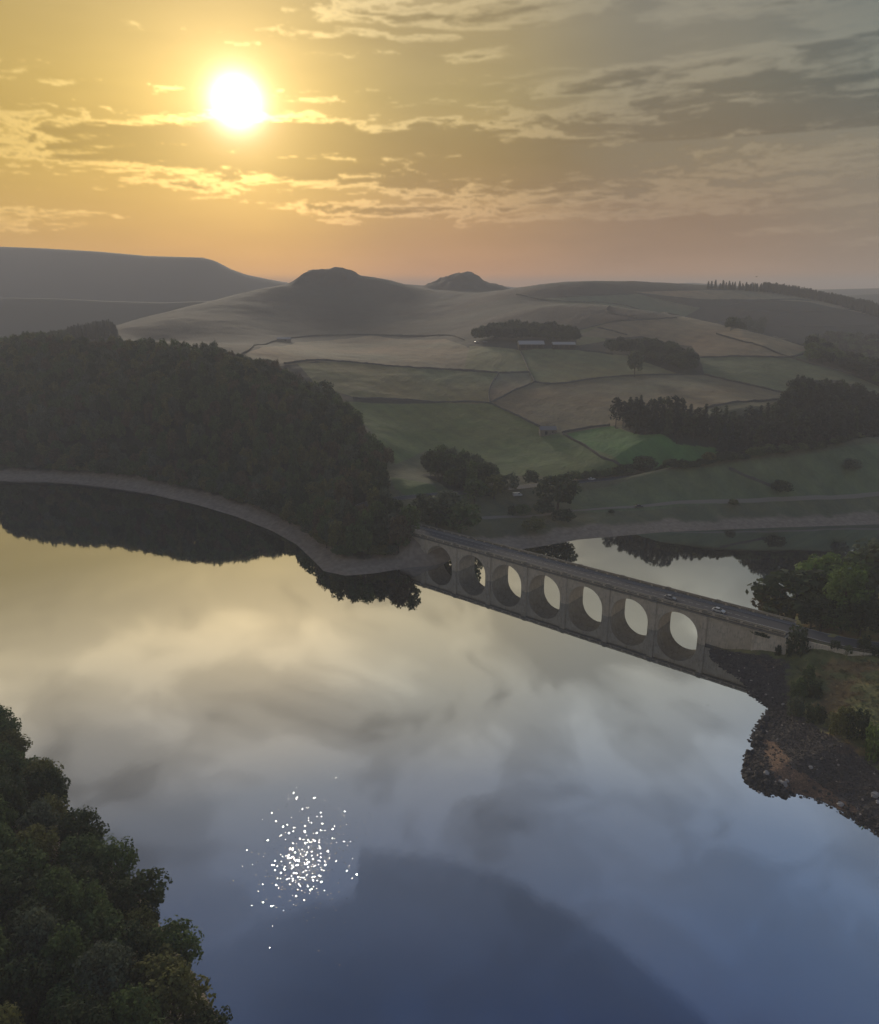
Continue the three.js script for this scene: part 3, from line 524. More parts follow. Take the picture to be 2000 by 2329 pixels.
// a conifer 16 m tall: whorls of drooping boughs round a spire
function coniferGeometry(seed, whorls, boughs, taper) {
  const R = mulberry(seed), pos = [], nor = [], col = [];
  for (let w = 0; w < whorls; w++) {
    const f = w / whorls, y = 1.6 + 14.2 * f, reach = 3.4 * Math.pow(1 - f, taper) * (0.8 + 0.2 * Math.min(1, f * 5)) + 0.3;
    for (let b = 0; b < boughs; b++) {
      const a = (b + R()) / boughs * 6.283 + w * 1.1, L = reach * (0.7 + 0.5 * R()), drop = L * (0.25 + 0.35 * R()), half = (0.34 + 0.4 * R()) * (0.5 + L / 3), c = Math.cos(a), s = Math.sin(a), tone = 0.65 + 0.7 * R();
      const tip = [c * L, y - drop, s * L], k1 = [c * L * 0.5 - s * half, y - drop * 0.25 + 0.1, s * L * 0.5 + c * half], k2 = [c * L * 0.5 + s * half, y - drop * 0.25 - 0.1, s * L * 0.5 - c * half], root = [0, y + 0.5, 0];
      for (const tri of [[root, k1, k2], [k1, tip, k2]]) for (const p of tri) { pos.push(...p); nor.push(c * 0.75 + (R() - 0.5) * 0.4, 0.55, s * 0.75 + (R() - 0.5) * 0.4); col.push(tone, tone, tone); }
    }
  }
  const g = new THREE.BufferGeometry(); g.setAttribute('position', new THREE.Float32BufferAttribute(pos, 3)); g.setAttribute('normal', new THREE.Float32BufferAttribute(nor, 3)); g.setAttribute('color', new THREE.Float32BufferAttribute(col, 3)); return g;
}
const pole = (a, b, r0, r1, n = 6) => { const A = new THREE.Vector3(...a), B = new THREE.Vector3(...b), d = B.clone().sub(A), g = new THREE.CylinderGeometry(r1, r0, d.length(), n, 1, true); g.applyQuaternion(new THREE.Quaternion().setFromUnitVectors(new THREE.Vector3(0, 1, 0), d.normalize())); return g.translate((A.x + B.x) / 2, (A.y + B.y) / 2, (A.z + B.z) / 2); };
const trunkGeometry = mergeGeometries([pole([0, -1.2, 0], [0.2, 5, 0.1], 0.42, 0.28, 8), pole([0.2, 5, 0.1], [0.1, 11, 0], 0.28, 0.08), pole([0.1, 3.6, 0], [2.6, 7.6, 0.8], 0.2, 0.06), pole([0.2, 4.4, 0], [-2.2, 8.6, 1.4], 0.18, 0.06), pole([0.2, 5.2, 0], [0.4, 9, -2.6], 0.18, 0.06), pole([0.1, 4, 0], [-1.2, 7, -2.4], 0.16, 0.05)]);
const spireGeometry = pole([0, -1, 0], [0, 15, 0], 0.26, 0.04, 6);
const crowns = { near: [1, 2, 3, 4, 5].map((s) => crownGeometry(s * 31, 46, 78, 0.36)), mid: [1, 2, 3].map((s) => crownGeometry(s * 57 + 5, 30, 30, 0.66)) };
const coniferGeo = [crownGeometry(611, 24, 26, 0.52, { r: 2.9, y0: 2.5, y1: 16, lump: 0.5 }), crownGeometry(612, 24, 26, 0.52, { r: 2.9, y0: 3, y1: 16, lump: 0.46 }), coniferGeometry(33, 17, 10, 0.5)];   // two round-topped pines and a spruce
const shrubGeo = [1, 2, 3].map((s) => crownGeometry(s * 91 + 7, 18, 60, 0.22, { r: 2, y0: -0.5, y1: 3, lump: 0.42 }));
const leafMat = (r, g, b) => new THREE.MeshPhysicalMaterial({ color: new THREE.Color().setRGB(r, g, b), roughness: 1, vertexColors: true, side: THREE.DoubleSide, transmission: 0.3, thickness: 0, specularIntensity: 0.25 });
const tones = { dark: leafMat(0.046, 0.064, 0.026), green: leafMat(0.085, 0.122, 0.040), olive: leafMat(0.130, 0.132, 0.042), grey: leafMat(0.098, 0.118, 0.072), brown: leafMat(0.110, 0.088, 0.046), brightLit: leafMat(0.130, 0.190, 0.048), needle: leafMat(0.024, 0.034, 0.020), blue: leafMat(0.032, 0.045, 0.034) };  // brightest green carries sunlight on the headland trees in its leaf colour
const bark = std(0.07, 0.055, 0.042, 0.95);
const toneWord = { dark: 'dark green', green: 'mid green', olive: 'olive green', grey: 'grey green', brown: 'brownish', brightLit: 'bright green', needle: 'dark', blue: 'blue green' };

const standing = { broadleaf: [], conifer: [] };
function note(kind, x, D, height, radius, tone, label, group, spin) {
  const base = kind === 'shrub' ? 0 : 0, y = (x > tile.x0 + 8 && x < tile.x1 - 8 && D > tile.d0 + 8 && D < tile.d1 - 8) ? landHeight(x, D) : hAt(x, D);
  const [px, py, dist] = project(x, D, y + height * 0.7), sz = height * FOCAL / dist;
  if (px < -sz || px > 1779 + sz || py > 2072 + sz) return;
  standing[kind].push({ x, D, y: y + base, height, radius, tone, label, group, dist, size: sz, spin });
}
function scatter(poly, gap, seed, fn) {
  const R = mulberry(seed), [x0, x1, d0, d1] = bounds(poly), cell = new Map(), key = (x, d) => Math.floor(x / gap) + ':' + Math.floor(d / gap);
  const tries = (x1 - x0) * (d1 - d0) / (gap * gap) * 7;
  for (let t = 0; t < tries; t++) {
    const x = lerp(x0, x1, R()), d = lerp(d0, d1, R()); if (!inside(poly, x, d)) continue;
    let ok = true; const a = Math.floor(x / gap), b = Math.floor(d / gap);
    for (let i = -1; i <= 1 && ok; i++) for (let j = -1; j <= 1 && ok; j++) for (const p of cell.get((a + i) + ':' + (b + j)) ?? []) if ((p[0] - x) ** 2 + (p[1] - d) ** 2 < gap * gap) { ok = false; break; }
    if (!ok) continue;
    const k = key(x, d); if (!cell.has(k)) cell.set(k, []); cell.get(k).push([x, d]); fn(x, d, R);
  }
}
const pick = (R, list) => list[Math.floor(R() * list.length)];
// the wood on the bluff
scatter(woods.bluff, 5.5, 5, (x, D, R) => {
  const sd = shoreDistance(x, D), edge = sd < 26; if (sd < 9) return;
  const [rq] = nearRoad(x, D, roadWest); if (rq < 5.5) return;
  const tone = pick(R, ['dark', 'green', 'grey', 'brown', 'green', 'dark', 'olive']), point = D < 380, [bx, by] = project(x, D, hAt(x, D)), side = (by < 800 ? 'upper ' : by < 930 ? 'middle ' : 'lower ') + (bx < 200 ? 'left' : bx < 420 ? 'centre' : bx < 620 ? 'right' : 'tip');
  note('broadleaf', x, D, (point ? 14 : edge ? 10 : 14) + R() * 5, 3.3 + R() * R() * 2.4, tone, `${toneWord[tone]} tree in the ${side} of the far left bank wood${point ? ' near the viaduct' : edge ? ' above the shore' : ''}`, 'trees of the wood on the far left bank', R() * 6.28);
});
scatter(woods.bluff, 4.2, 6, (x, D, R) => {
  const sd = shoreDistance(x, D); if (sd < 8.5 || sd > 20 || nearRoad(x, D, roadWest)[0] < 5) return;
  note('broadleaf', x, D, 4.5 + R() * 3, 2.6 + R() * 1.2, pick(R, ['green', 'grey', 'olive']), 'low bushy tree fringing the bare shore below the far left wood', 'bushy trees fringing the far left shore', R() * 6.28);
});
// near wood, on the steep bank below the viewpoint
const nearEdge = nearShore.map(([x, D]) => [x, D]);
const nearWood = [[-26, 66], ...nearEdge.slice(1).map(([x, D]) => [x - 2.2, D - 2.1]), [-190, 200], [-200, 90], [-90, 10], [-20, 30]];
scatter(nearWood, 5.7, 8, (x, D, R) => {
  const sd = shoreDistance(x, D), tone = pick(R, ['dark', 'dark', 'green', 'olive', 'grey', 'dark', 'green']); if (sd < 2) return;
  const hgt = 9.5 + R() * 4 + (sd > 12 ? 2 : 0), [px, py] = project(x, D, hAt(x, D) + hgt), where = py < 1650 ? 'in the upper part' : py < 1850 ? 'in the middle' : px < 210 ? 'in the bottom left corner' : 'in the lower part';
  note('broadleaf', x, D, hgt, 3.7 + R() * 1.5, tone, sd < 8 ? `edge:${toneWord[tone]}` : `${toneWord[tone]} broadleaf tree ${where} of the wood on the nearest bank`, 'trees of the wood on the nearest bank', R() * 6.28);
});
const ordinal = ['first', 'second', 'third', 'fourth', 'fifth', 'sixth', 'seventh', 'eighth', 'ninth', 'tenth', 'eleventh', 'twelfth', 'thirteenth', 'fourteenth', 'fifteenth', 'sixteenth', 'seventeenth', 'eighteenth', 'nineteenth', 'twentieth'];
standing.broadleaf.filter((t) => t.label.startsWith('edge:')).sort((a, b) => b.D - a.D).forEach((t, i) => { t.label = `${t.label.slice(5)} tree overhanging the water, ${ordinal[i] ?? 'one of the last'} along the nearest wood's edge from the left`; });
// a single tree by where its foot and its top show, and its width in the picture
function lone(kind, px, foot, topY, wide, tone, label, group, over = 0) {
  const [x, D] = hit(px, foot, over), y = hAt(x, D), h = along(px, topY, D)[2] - y, dist = Math.hypot(x, D, EYE - y);
  note(kind, x, D, h, wide / 2 / FOCAL * dist, tone, label, group, (px * 7.3) % 6.28);
}
// clump at the wooded end of the viaduct and along the road beyond
for (const [px, foot, t, w, tone, l] of [
  [884, 1076, 1012, 64, 'dark', 'dark rounded tree beside the wooded end of the viaduct, nearest its parapet'], [932, 1086, 1016, 72, 'green', 'broad green tree behind the viaduct parapet at its wooded end'], [905, 1058, 990, 60, 'grey', 'grey green tree rising behind the two trees at the wooded viaduct end'], [860, 1046, 1000, 44, 'dark', 'small dark tree at the bend of the road above the viaduct end'],
  [960, 1020, 968, 46, 'green', 'upright green tree above the small lawn behind the viaduct end'], [1000, 1010, 960, 42, 'olive', 'olive upright tree above the small lawn, beside the pale van'], [1030, 1002, 958, 36, 'grey', 'grey green tree behind the pale van'], [1075, 985, 952, 30, 'dark', 'small dark tree on the bend of the road behind the big round tree'], [1128, 1038, 958, 74, 'dark', 'big dark round tree standing alone where track and road part'], [1100, 1046, 1012, 36, 'dark', 'low dark tree at the foot of the big round tree'], [1140, 1062, 1030, 40, 'dark', 'low spreading dark tree below the big round tree'],
  [1058, 1046, 1020, 28, 'green', 'small green tree on the lawn beside the gravel track'], [1080, 1080, 1048, 42, 'olive', 'spreading olive bush on the bank below the gravel track'], [1035, 1050, 1022, 16, 'dark', 'thin dark tree at the end of the gravel track'],
  [1304, 958, 922, 40, 'dark', 'round dark tree in the roadside hedge below the bright green field'], [1284, 762, 708, 30, 'grey', 'tall pale tree standing in front of the dark hillside copse'], [1580, 1002, 972, 32, 'dark', 'small round tree alone in the meadow near the gravel track'], [1722, 958, 928, 26, 'grey', 'small pale tree alone high in the meadow on the far right'], [1434, 938, 914, 24, 'olive', 'small pale tree in the roadside hedge, right of the round dark one'], [1456, 936, 922, 18, 'dark', 'low dark bush in the roadside hedge beside the small pale tree'],
  [1484, 1024, 1010, 18, 'olive', 'low bush beside the gravel track below the round meadow tree'], [1237, 1040, 1031, 11, 'dark', 'tiny dark bush below the gravel track'], [1360, 948, 932, 20, 'dark', 'low dark bush in the middle of the roadside hedge'],
  [655, 812, 770, 36, 'dark', 'dark tree standing out above the right edge of the far bank wood'], [530, 748, 726, 60, 'dark', 'wide dark tree at the upper edge of the far bank wood'], [786, 950, 905, 22, 'brown', 'thin brownish tree at the field edge of the far bank wood']]) lone('broadleaf', px, foot, t, w, tone, l, null);
scatter(woods.row, 5.4, 15, (x, D, R) => { const tone = pick(R, ['dark', 'dark', 'grey', 'green']); note('broadleaf', x, D, 12 + R() * 5, 3.4 + R() * 1.3, tone, `${toneWord[tone]} tree in the row below the big green field`, 'trees of the row below the big green field', R() * 6.28); });
scatter(woods.farm, 6.5, 17, (x, D, R) => note('broadleaf', x, D, 10 + R() * 5, 4.3 + R() * 1.5, pick(R, ['dark', 'needle', 'dark']), 'dark tree in the shelter belt behind the farm sheds', 'trees of the shelter belt behind the farm', R() * 6.28));
scatter(woods.copse, 6.3, 18, (x, D, R) => note('broadleaf', x, D, 10 + R() * 4.5, 4.2 + R() * 1.4, pick(R, ['dark', 'needle', 'dark']), 'dark tree in the sloping hillside copse', 'trees of the sloping hillside copse', R() * 6.28));
scatter(woods.valley, 8, 20, (x, D, R) => note('broadleaf', x, D, 10 + R() * 4, 5 + R() * 1.5, pick(R, ['dark', 'green', 'needle']), 'dark tree in the side valley wood beyond the right hill shoulder', 'trees of the side valley wood', R() * 6.28));
scatter(woods.dell, 8, 21, (x, D, R) => note('broadleaf', x, D, 9 + R() * 3, 5, 'dark', 'dark tree in the small clump beyond the crest wall', 'trees of the small clump beyond the crest', R() * 6.28));
scatter(woods.ridge, 7, 22, (x, D, R) => { const [px] = project(x, D, 80); if (px > 135) note('conifer', x, D, 11 + R() * 6, 3, 'needle', 'conifer on the ridge above the far left wood', 'conifers on the far left ridge', R() * 6.28); else note('broadleaf', x, D, 8 + R() * 4, 4.5, 'dark', 'dark tree on the ridge at the far left', 'trees on the far left ridge', R() * 6.28); });
scatter(woods.plantation, 3.9, 23, (x, D, R) => { const [px, py] = project(x, D, hAt(x, D)), front = py > 846; note('conifer', x, D, 18 + R() * 4.5, 3.1 + R() * 1.2, pick(R, ['needle', 'needle', 'blue', 'dark']), `dark conifer ${front ? 'at the lower edge' : 'within the upper part'} of the hillside plantation, ${px < 1330 ? 'in its rounded left end' : px < 1450 ? 'left of its middle' : px < 1560 ? 'in its middle' : px < 1680 ? 'right of its middle' : 'by the right picture edge'}`, 'conifers of the large hillside plantation', R() * 6.28); });
scatter(woods.skyline, 4.2, 24, (x, D, R) => note('conifer', x, D, 9 + R() * 6, 2.4 + R(), 'needle', 'small conifer in the plantation along the right skyline', 'conifers of the skyline plantation', R() * 6.28));
// hedge along the far road
{
  const R = mulberry(77), hedge = rounded(outline([[1160, 972], [1230, 966], [1300, 956], [1370, 947], [1440, 938], [1520, 926], [1600, 914], [1700, 896], [1800, 880]]), 14);
  hedge.forEach(([x, D]) => { if (R() < 0.9) note('broadleaf', x + R() * 2 - 1, D + R() * 2 - 1, 3 + R() * 3.2, 2.2 + R() * 1.6, pick(R, ['dark', 'green', 'dark']), 'low hedgerow tree along the road at the foot of the fields', 'hedgerow trees along the far road', R() * 6.28); });
}
// headland trees behind the viaduct end; brighter leaf tones hold the sunlit look
for (const [px, foot, t, w, tone, l] of [
  [1602, 1262, 1156, 118, 'dark', 'large dark round tree at the lake edge behind the headland end of the viaduct'], [1576, 1268, 1206, 66, 'olive', 'olive tree overhanging the lake left of the large dark round tree'], [1560, 1262, 1188, 52, 'brown', 'brownish tree at the water side, leftmost behind the viaduct parapet'], [1640, 1240, 1138, 92, 'brightLit', 'bright green tree top showing behind the large dark round tree'], [1662, 1230, 1126, 86, 'brightLit', 'bright green domed tree at the middle of the headland trees'], [1702, 1270, 1146, 70, 'brightLit', 'tall green pointed tree in front of the headland trees'],
  [1720, 1220, 1120, 74, 'green', 'mid green tree at the back of the headland trees'], [1752, 1215, 1100, 78, 'grey', 'tall grey green tree at the back right of the headland trees'], [1790, 1212, 1096, 80, 'green', 'green tree cut by the picture edge behind the headland'], [1738, 1262, 1170, 50, 'grey', 'pale domed tree beside the clearing on the headland'], [1660, 1278, 1206, 60, 'dark', 'dark tree at the foot of the bright domed tree, near the road'], [1740, 1284, 1218, 54, 'dark', 'dark round tree close above the road on the headland'], [1700, 1282, 1230, 56, 'green', 'low green tree above the road, between two dark ones'], [1640, 1276, 1222, 46, 'grey', 'low grey green tree right of the large dark round tree'], [1780, 1296, 1222, 60, 'dark', 'dark tree above the road at the right picture edge'], [1690, 1236, 1150, 60, 'dark', 'dark tree half hidden behind the tall pointed green one']]) lone('broadleaf', px, foot, t, w, tone, l, 'trees on the headland behind the viaduct end', 0);
// build: the 300 of each kind that show largest stand alone, the rest are one mass
function plant(kind, list, geoOf, trunkGeo, tall, wide, name, category, rest, restLabel, limit = 300) {
  list.sort((a, b) => b.size - a.size);
  list.slice(0, limit).forEach((t, i) => {
    const o = thing(name, t.label, category, t.group, [t.x, t.y, -t.D], t.spin ?? 0);
    o.scale.set(t.radius / wide, t.height / tall, t.radius / wide);
    part(o, 'trunk', trunkGeo, bark); part(o, 'crown', geoOf(t, i), tones[t.tone]);
  });
  const left = list.slice(limit); if (!left.length) return;
  const inst = new THREE.InstancedMesh(geoOf({ dist: 900 }, 0), leafMat(1, 1, 1), left.length), M = new THREE.Matrix4(), q = new THREE.Quaternion(), up = new THREE.Vector3(0, 1, 0);
  left.forEach((t, i) => { M.compose(new THREE.Vector3(t.x, t.y, -t.D), q.setFromAxisAngle(up, t.spin ?? i), new THREE.Vector3(t.radius / wide, t.height / tall, t.radius / wide)); inst.setMatrixAt(i, M); inst.setColorAt(i, tones[t.tone].color); });
  inst.name = rest; inst.userData = { kind: 'stuff', label: restLabel, category }; inst.castShadow = inst.receiveShadow = true; scene.add(inst);
}
console.log('trees', standing.broadleaf.length, standing.conifer.length);
plant('broadleaf', standing.broadleaf, (t, i) => t.dist < 300 ? crowns.near[i % 5] : crowns.mid[i % 3], trunkGeometry, 14, 5, 'broadleaf_tree', 'tree', 'woodland_foliage', 'unbroken mass of distant broadleaf woodland across the lake');
plant('conifer', standing.conifer, (t, i) => coniferGeo[/plantation,/.test(t.label ?? '') ? i % 3 : 2], spireGeometry, 16, 2.9, 'conifer_tree', 'conifer', 'plantation_foliage', 'unbroken mass of distant plantation conifers');
// shrubs of the headland and undergrowth
const shrub = (px, py, w, h, tone, label, group) => {
  const [x, D] = sightLand(px, py), y = headHeight(x, D), dist = Math.hypot(x, D, EYE), s = w / 2 / FOCAL * dist / 2.7, o = thing('shrub', label, 'shrub', group, [x, y, -D], px % 6);
  o.scale.set(s, h / FOCAL * dist / 3.0, s);
  part(o, 'foliage', shrubGeo[Math.floor(px) % 3], tones[tone]); part(o, 'stem', pole([0, -0.6, 0], [0.1, 1.6, 0], 0.12, 0.05), bark);
};
function sightLand(px, py) { const r = ray(px, py); let D = 90; while (D < 320 && EYE - r.d * D / r.f > Math.max(0, headHeight(r.x * D / r.f, D))) D += 0.7; return [r.x * D / r.f, D]; }
for (const [px, py, w, h, tone, l] of [
  [1612, 1322, 46, 50, 'dark', 'dark bush growing against the end wall of the viaduct'], [1574, 1326, 14, 18, 'dark', 'little dark bush at the foot of the viaduct end wall'], [1634, 1386, 28, 34, 'green', 'upright green bush at the top of the stony beach'], [1616, 1412, 34, 34, 'green', 'green bush below the upright one at the beach top'], [1648, 1412, 28, 30, 'dark', 'dark green bush right of the beach top bushes'], [1610, 1446, 36, 32, 'grey', 'grey green bush lowest on the beach edge'], [1650, 1458, 40, 28, 'dark', 'low dark bush between the beach bushes and the bright pair'], [1700, 1484, 44, 44, 'olive', 'large olive bush on the grass edge above the beach'], [1736, 1492, 46, 44, 'dark', 'dark bush right of the large olive one'], [1716, 1456, 26, 24, 'olive', 'small olive bush behind the large olive one'], [1776, 1530, 54, 60, 'brightLit', 'bright yellow green bush at the right picture edge'],
  [1748, 1318, 28, 26, 'dark', 'round dark bush beside the road on the headland'], [1690, 1316, 24, 14, 'dark', 'low dark bush by the railing where the road bends'], [1716, 1324, 18, 14, 'green', 'low green bush by the roadside left of the round dark one'], [1774, 1328, 22, 18, 'dark', 'dark bush by the road at the right picture edge']]) shrub(px, py, w, h, tone, l, null);
console.log('planting ready');

// ---------------------------------------------------------------- dry stone field walls, each run its own thing
const wallStone = new THREE.MeshStandardMaterial({ map: colorTexture(256, 64, (i, j, c) => { const row = Math.floor(j / 8), n = hash2(Math.floor((i + row * 5) / 11), row, 4), f = hash2(i, j, 5), v = (j % 8 < 1 || (i + row * 5) % 11 < 1 ? 0.45 : 0.7 + 0.5 * n) * (0.85 + 0.3 * f); c[0] = v * 0.105; c[1] = v * 0.097; c[2] = v * 0.082; }, true), roughness: 0.95 });
function fieldWall(px, label, tall = 1.35) {
  const line = rounded(outline(px), 5), pts = []; let run = 0;
  for (let i = 1; i < line.length; i++) { const a = line[i - 1], b = line[i], n = Math.max(1, Math.round(Math.hypot(b[0] - a[0], b[1] - a[1]) / 3)); for (let k = i === 1 ? 0 : 1; k <= n; k++) pts.push([lerp(a[0], b[0], k / n), lerp(a[1], b[1], k / n)]); }
  const pos = [], uv = [], idx = [];
  pts.forEach(([x, D], i) => {
    const a = pts[Math.max(0, i - 1)], b = pts[Math.min(pts.length - 1, i + 1)], L = Math.hypot(b[0] - a[0], b[1] - a[1]) || 1, nx = -(b[1] - a[1]) / L, ny = (b[0] - a[0]) / L, y = hAt(x, D), t = tall * (0.8 + 0.4 * hash2(i, px.length, 7));
    if (i) run += Math.hypot(x - pts[i - 1][0], D - pts[i - 1][1]);
    for (const [o, h] of [[-0.5, -0.6], [-0.32, t], [0.32, t], [0.5, -0.6]]) { pos.push(x + nx * o, y + h, -(D + ny * o)); uv.push(run / 4, h); }
    if (i) for (let k = 0; k < 3; k++) { const q = i * 4 + k; idx.push(q - 4, q - 3, q + 1, q - 4, q + 1, q); }
  });
  const g = new THREE.BufferGeometry(); g.setAttribute('position', new THREE.Float32BufferAttribute(pos, 3)); g.setAttribute('uv', new THREE.Float32BufferAttribute(uv, 2)); g.setIndex(idx); g.computeVertexNormals();
  const m = new THREE.Mesh(g, wallStone); m.name = numbered('field_wall'); m.userData = { label, category: 'field wall', kind: 'thing', group: 'dry stone walls dividing the hillside fields' }; m.castShadow = m.receiveShadow = true; scene.add(m);
}
const Z = (list) => list.map(([x, y]) => [889.5 + 0.5 * x, 533.7 + 0.5 * y]), Y = (list) => list.map(([x, y]) => [0.5 * x, 462.5 + 0.5 * y]);
for (const [l, p] of [
  ['dark field wall curving down from the wood edge across the middle of the hill', [...Y([[1150, 548], [1250, 535], [1400, 540], [1550, 555], [1779, 570]]), ...Z([[100, 432], [240, 442], [365, 440]])]],
  ['field wall above the big green field, running in from the wood', [...Y([[1430, 688], [1600, 692]]), ...Z([[0, 562], [130, 560], [205, 565]])]],
  ['highest long field wall under the twin-topped hill', [...Y([[950, 530], [1000, 500], [1100, 460], [1250, 435], [1500, 430], [1779, 432]]), ...Z([[100, 310]])]],
  ['short field wall dropping from the farm sheds', Z([[322, 345], [345, 395], [365, 440], [385, 480]])],
  ['field wall climbing from the wall corner above the big green field', Z([[205, 565], [290, 520], [385, 480]])],
  ['long field wall below the hillside copse', Z([[385, 480], [470, 487], [600, 470], [780, 455], [980, 450]])],
  ['field wall running down to the small stone barn', Z([[205, 565], [300, 610], [405, 662]])],
  ['field wall from the small stone barn to the plantation corner', Z([[495, 685], [600, 665], [690, 655]])],
  ['field wall below the small stone barn, down to the hedge', Z([[500, 690], [590, 740], [680, 795], [735, 820]])],
  ['faint field wall closing the small triangular field', Z([[240, 445], [215, 480], [200, 520], [205, 565]])],
  ['field wall between the farm shelter belt and the copse', Z([[548, 348], [660, 358], [700, 364]])],
  ['field wall rising right of the farm shelter belt', Z([[552, 272], [680, 240], [800, 228], [960, 220]])],
  ['short slanting wall above the farm shelter belt', Z([[690, 172], [680, 195], [800, 220]])],
  ['long crest wall along the right shoulder of the hill', Z([[310, 125], [450, 150], [690, 160], [800, 180], [940, 205], [1100, 235], [1250, 265], [1400, 310], [1520, 350], [1660, 390], [1779, 420]])],
  ['field wall just below the crest wall, sloping to the right edge', Z([[1120, 285], [1250, 320], [1420, 380], [1600, 430], [1779, 475]])],
  ['field wall right of the hillside copse', Z([[1055, 380], [1200, 375], [1420, 378], [1515, 350]])],
  ['field wall from the copse to the plantation top', Z([[1070, 450], [1200, 480], [1400, 525]])],
  ['field wall along the top of the plantation', Z([[1080, 585], [1250, 560], [1410, 543]])],
  ['short field wall above the copse', Z([[640, 260], [700, 272], [760, 290]])],
  ['skyline field wall, left run', Z([[510, 135], [700, 125], [790, 120], [900, 145], [1060, 180]])],
  ['skyline field wall, right run', Z([[1140, 175], [1300, 150], [1420, 145], [1520, 150]])],
  ['field wall beyond the crest, below the skyline', Z([[1200, 190], [1450, 195], [1700, 190]])],
  ['short wall in the meadow ending at the small round tree', Z([[1170, 830], [1250, 865], [1340, 900]])],
  ['dark field wall in the side valley at the right', Z([[1380, 255], [1560, 256], [1750, 250]])]]) fieldWall(p, l);

// ---------------------------------------------------------------- farm buildings
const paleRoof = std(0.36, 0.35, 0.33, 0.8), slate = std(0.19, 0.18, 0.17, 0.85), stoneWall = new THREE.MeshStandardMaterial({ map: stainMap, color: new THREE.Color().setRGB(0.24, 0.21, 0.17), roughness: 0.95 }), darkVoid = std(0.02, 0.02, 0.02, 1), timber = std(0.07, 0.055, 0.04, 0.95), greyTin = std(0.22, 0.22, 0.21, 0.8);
function roofed(o, w, d, eaves, ridge, wallMat, roofMat, over = 0.4) {
  const s = new THREE.Shape(); s.moveTo(-d / 2, -2); s.lineTo(d / 2, -2); s.lineTo(d / 2, eaves); s.lineTo(0, ridge); s.lineTo(-d / 2, eaves); s.closePath();
  part(o, 'wall', uvMetres(new THREE.ExtrudeGeometry(s, { depth: w, bevelEnabled: false }).translate(0, 0, -w / 2).rotateY(Math.PI / 2), 5), wallMat);
  const a = Math.atan2(ridge - eaves, d / 2), L = Math.hypot(ridge - eaves, d / 2) + over;
  for (const q of [-1, 1]) { const g = new THREE.BoxGeometry(w + 0.6, 0.16, L).translate(0, 0.12, L / 2 - 0.02).rotateX(q * a + (q < 0 ? Math.PI : 0)); if (q < 0) g.rotateX(0); const m = part(o, 'roof_slope', g, roofMat); m.position.y = ridge; if (q < 0) { m.geometry = new THREE.BoxGeometry(w + 0.6, 0.16, L).translate(0, 0.12, -L / 2 + 0.02).rotateX(-a); } }
}
function shed(px, py, w, d, eaves, ridge, mats, name, label, cat, turn = 0) {
  const [x, D] = hit(px, py), o = thing(name, label, cat, null, [x, hAt(x, D), -D], turn); roofed(o, w, d, eaves, ridge, ...mats); return o;
}
{
  let o = shed(1074, 703, 25, 14, 3.4, 6.4, [timber, paleRoof], 'farm_shed', 'long pale-roofed farm shed at the left, in front of the dark shelter belt', 'shed', 0.02);
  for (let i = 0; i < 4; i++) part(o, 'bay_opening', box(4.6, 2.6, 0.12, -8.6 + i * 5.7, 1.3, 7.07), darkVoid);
  o = shed(1140, 704, 22, 11, 3.6, 5.6, [timber, paleRoof], 'farm_shed', 'shorter pale-roofed farm shed at the right, in front of the dark shelter belt', 'shed', -0.02);
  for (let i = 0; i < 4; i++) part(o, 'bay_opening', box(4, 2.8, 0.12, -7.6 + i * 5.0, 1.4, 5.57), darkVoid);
  o = shed(1108, 878, 11.5, 6, 3.4, 5.4, [stoneWall, slate], 'stone_barn', 'small stone field barn with slate roof where three field walls meet', 'barn', 0.06);
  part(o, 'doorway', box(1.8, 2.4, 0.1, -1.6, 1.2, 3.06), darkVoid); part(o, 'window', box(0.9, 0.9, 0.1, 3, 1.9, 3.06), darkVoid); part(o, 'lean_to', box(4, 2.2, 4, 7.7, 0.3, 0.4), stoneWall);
  o = shed(575, 690, 16, 7, 2.6, 4.2, [stoneWall, paleRoof], 'farm_shed', 'small lone pale-roofed shed on the slope left of the fields', 'shed', 0.1);
  part(o, 'doorway', box(2, 2, 0.1, 2, 1, 3.56), darkVoid);
}

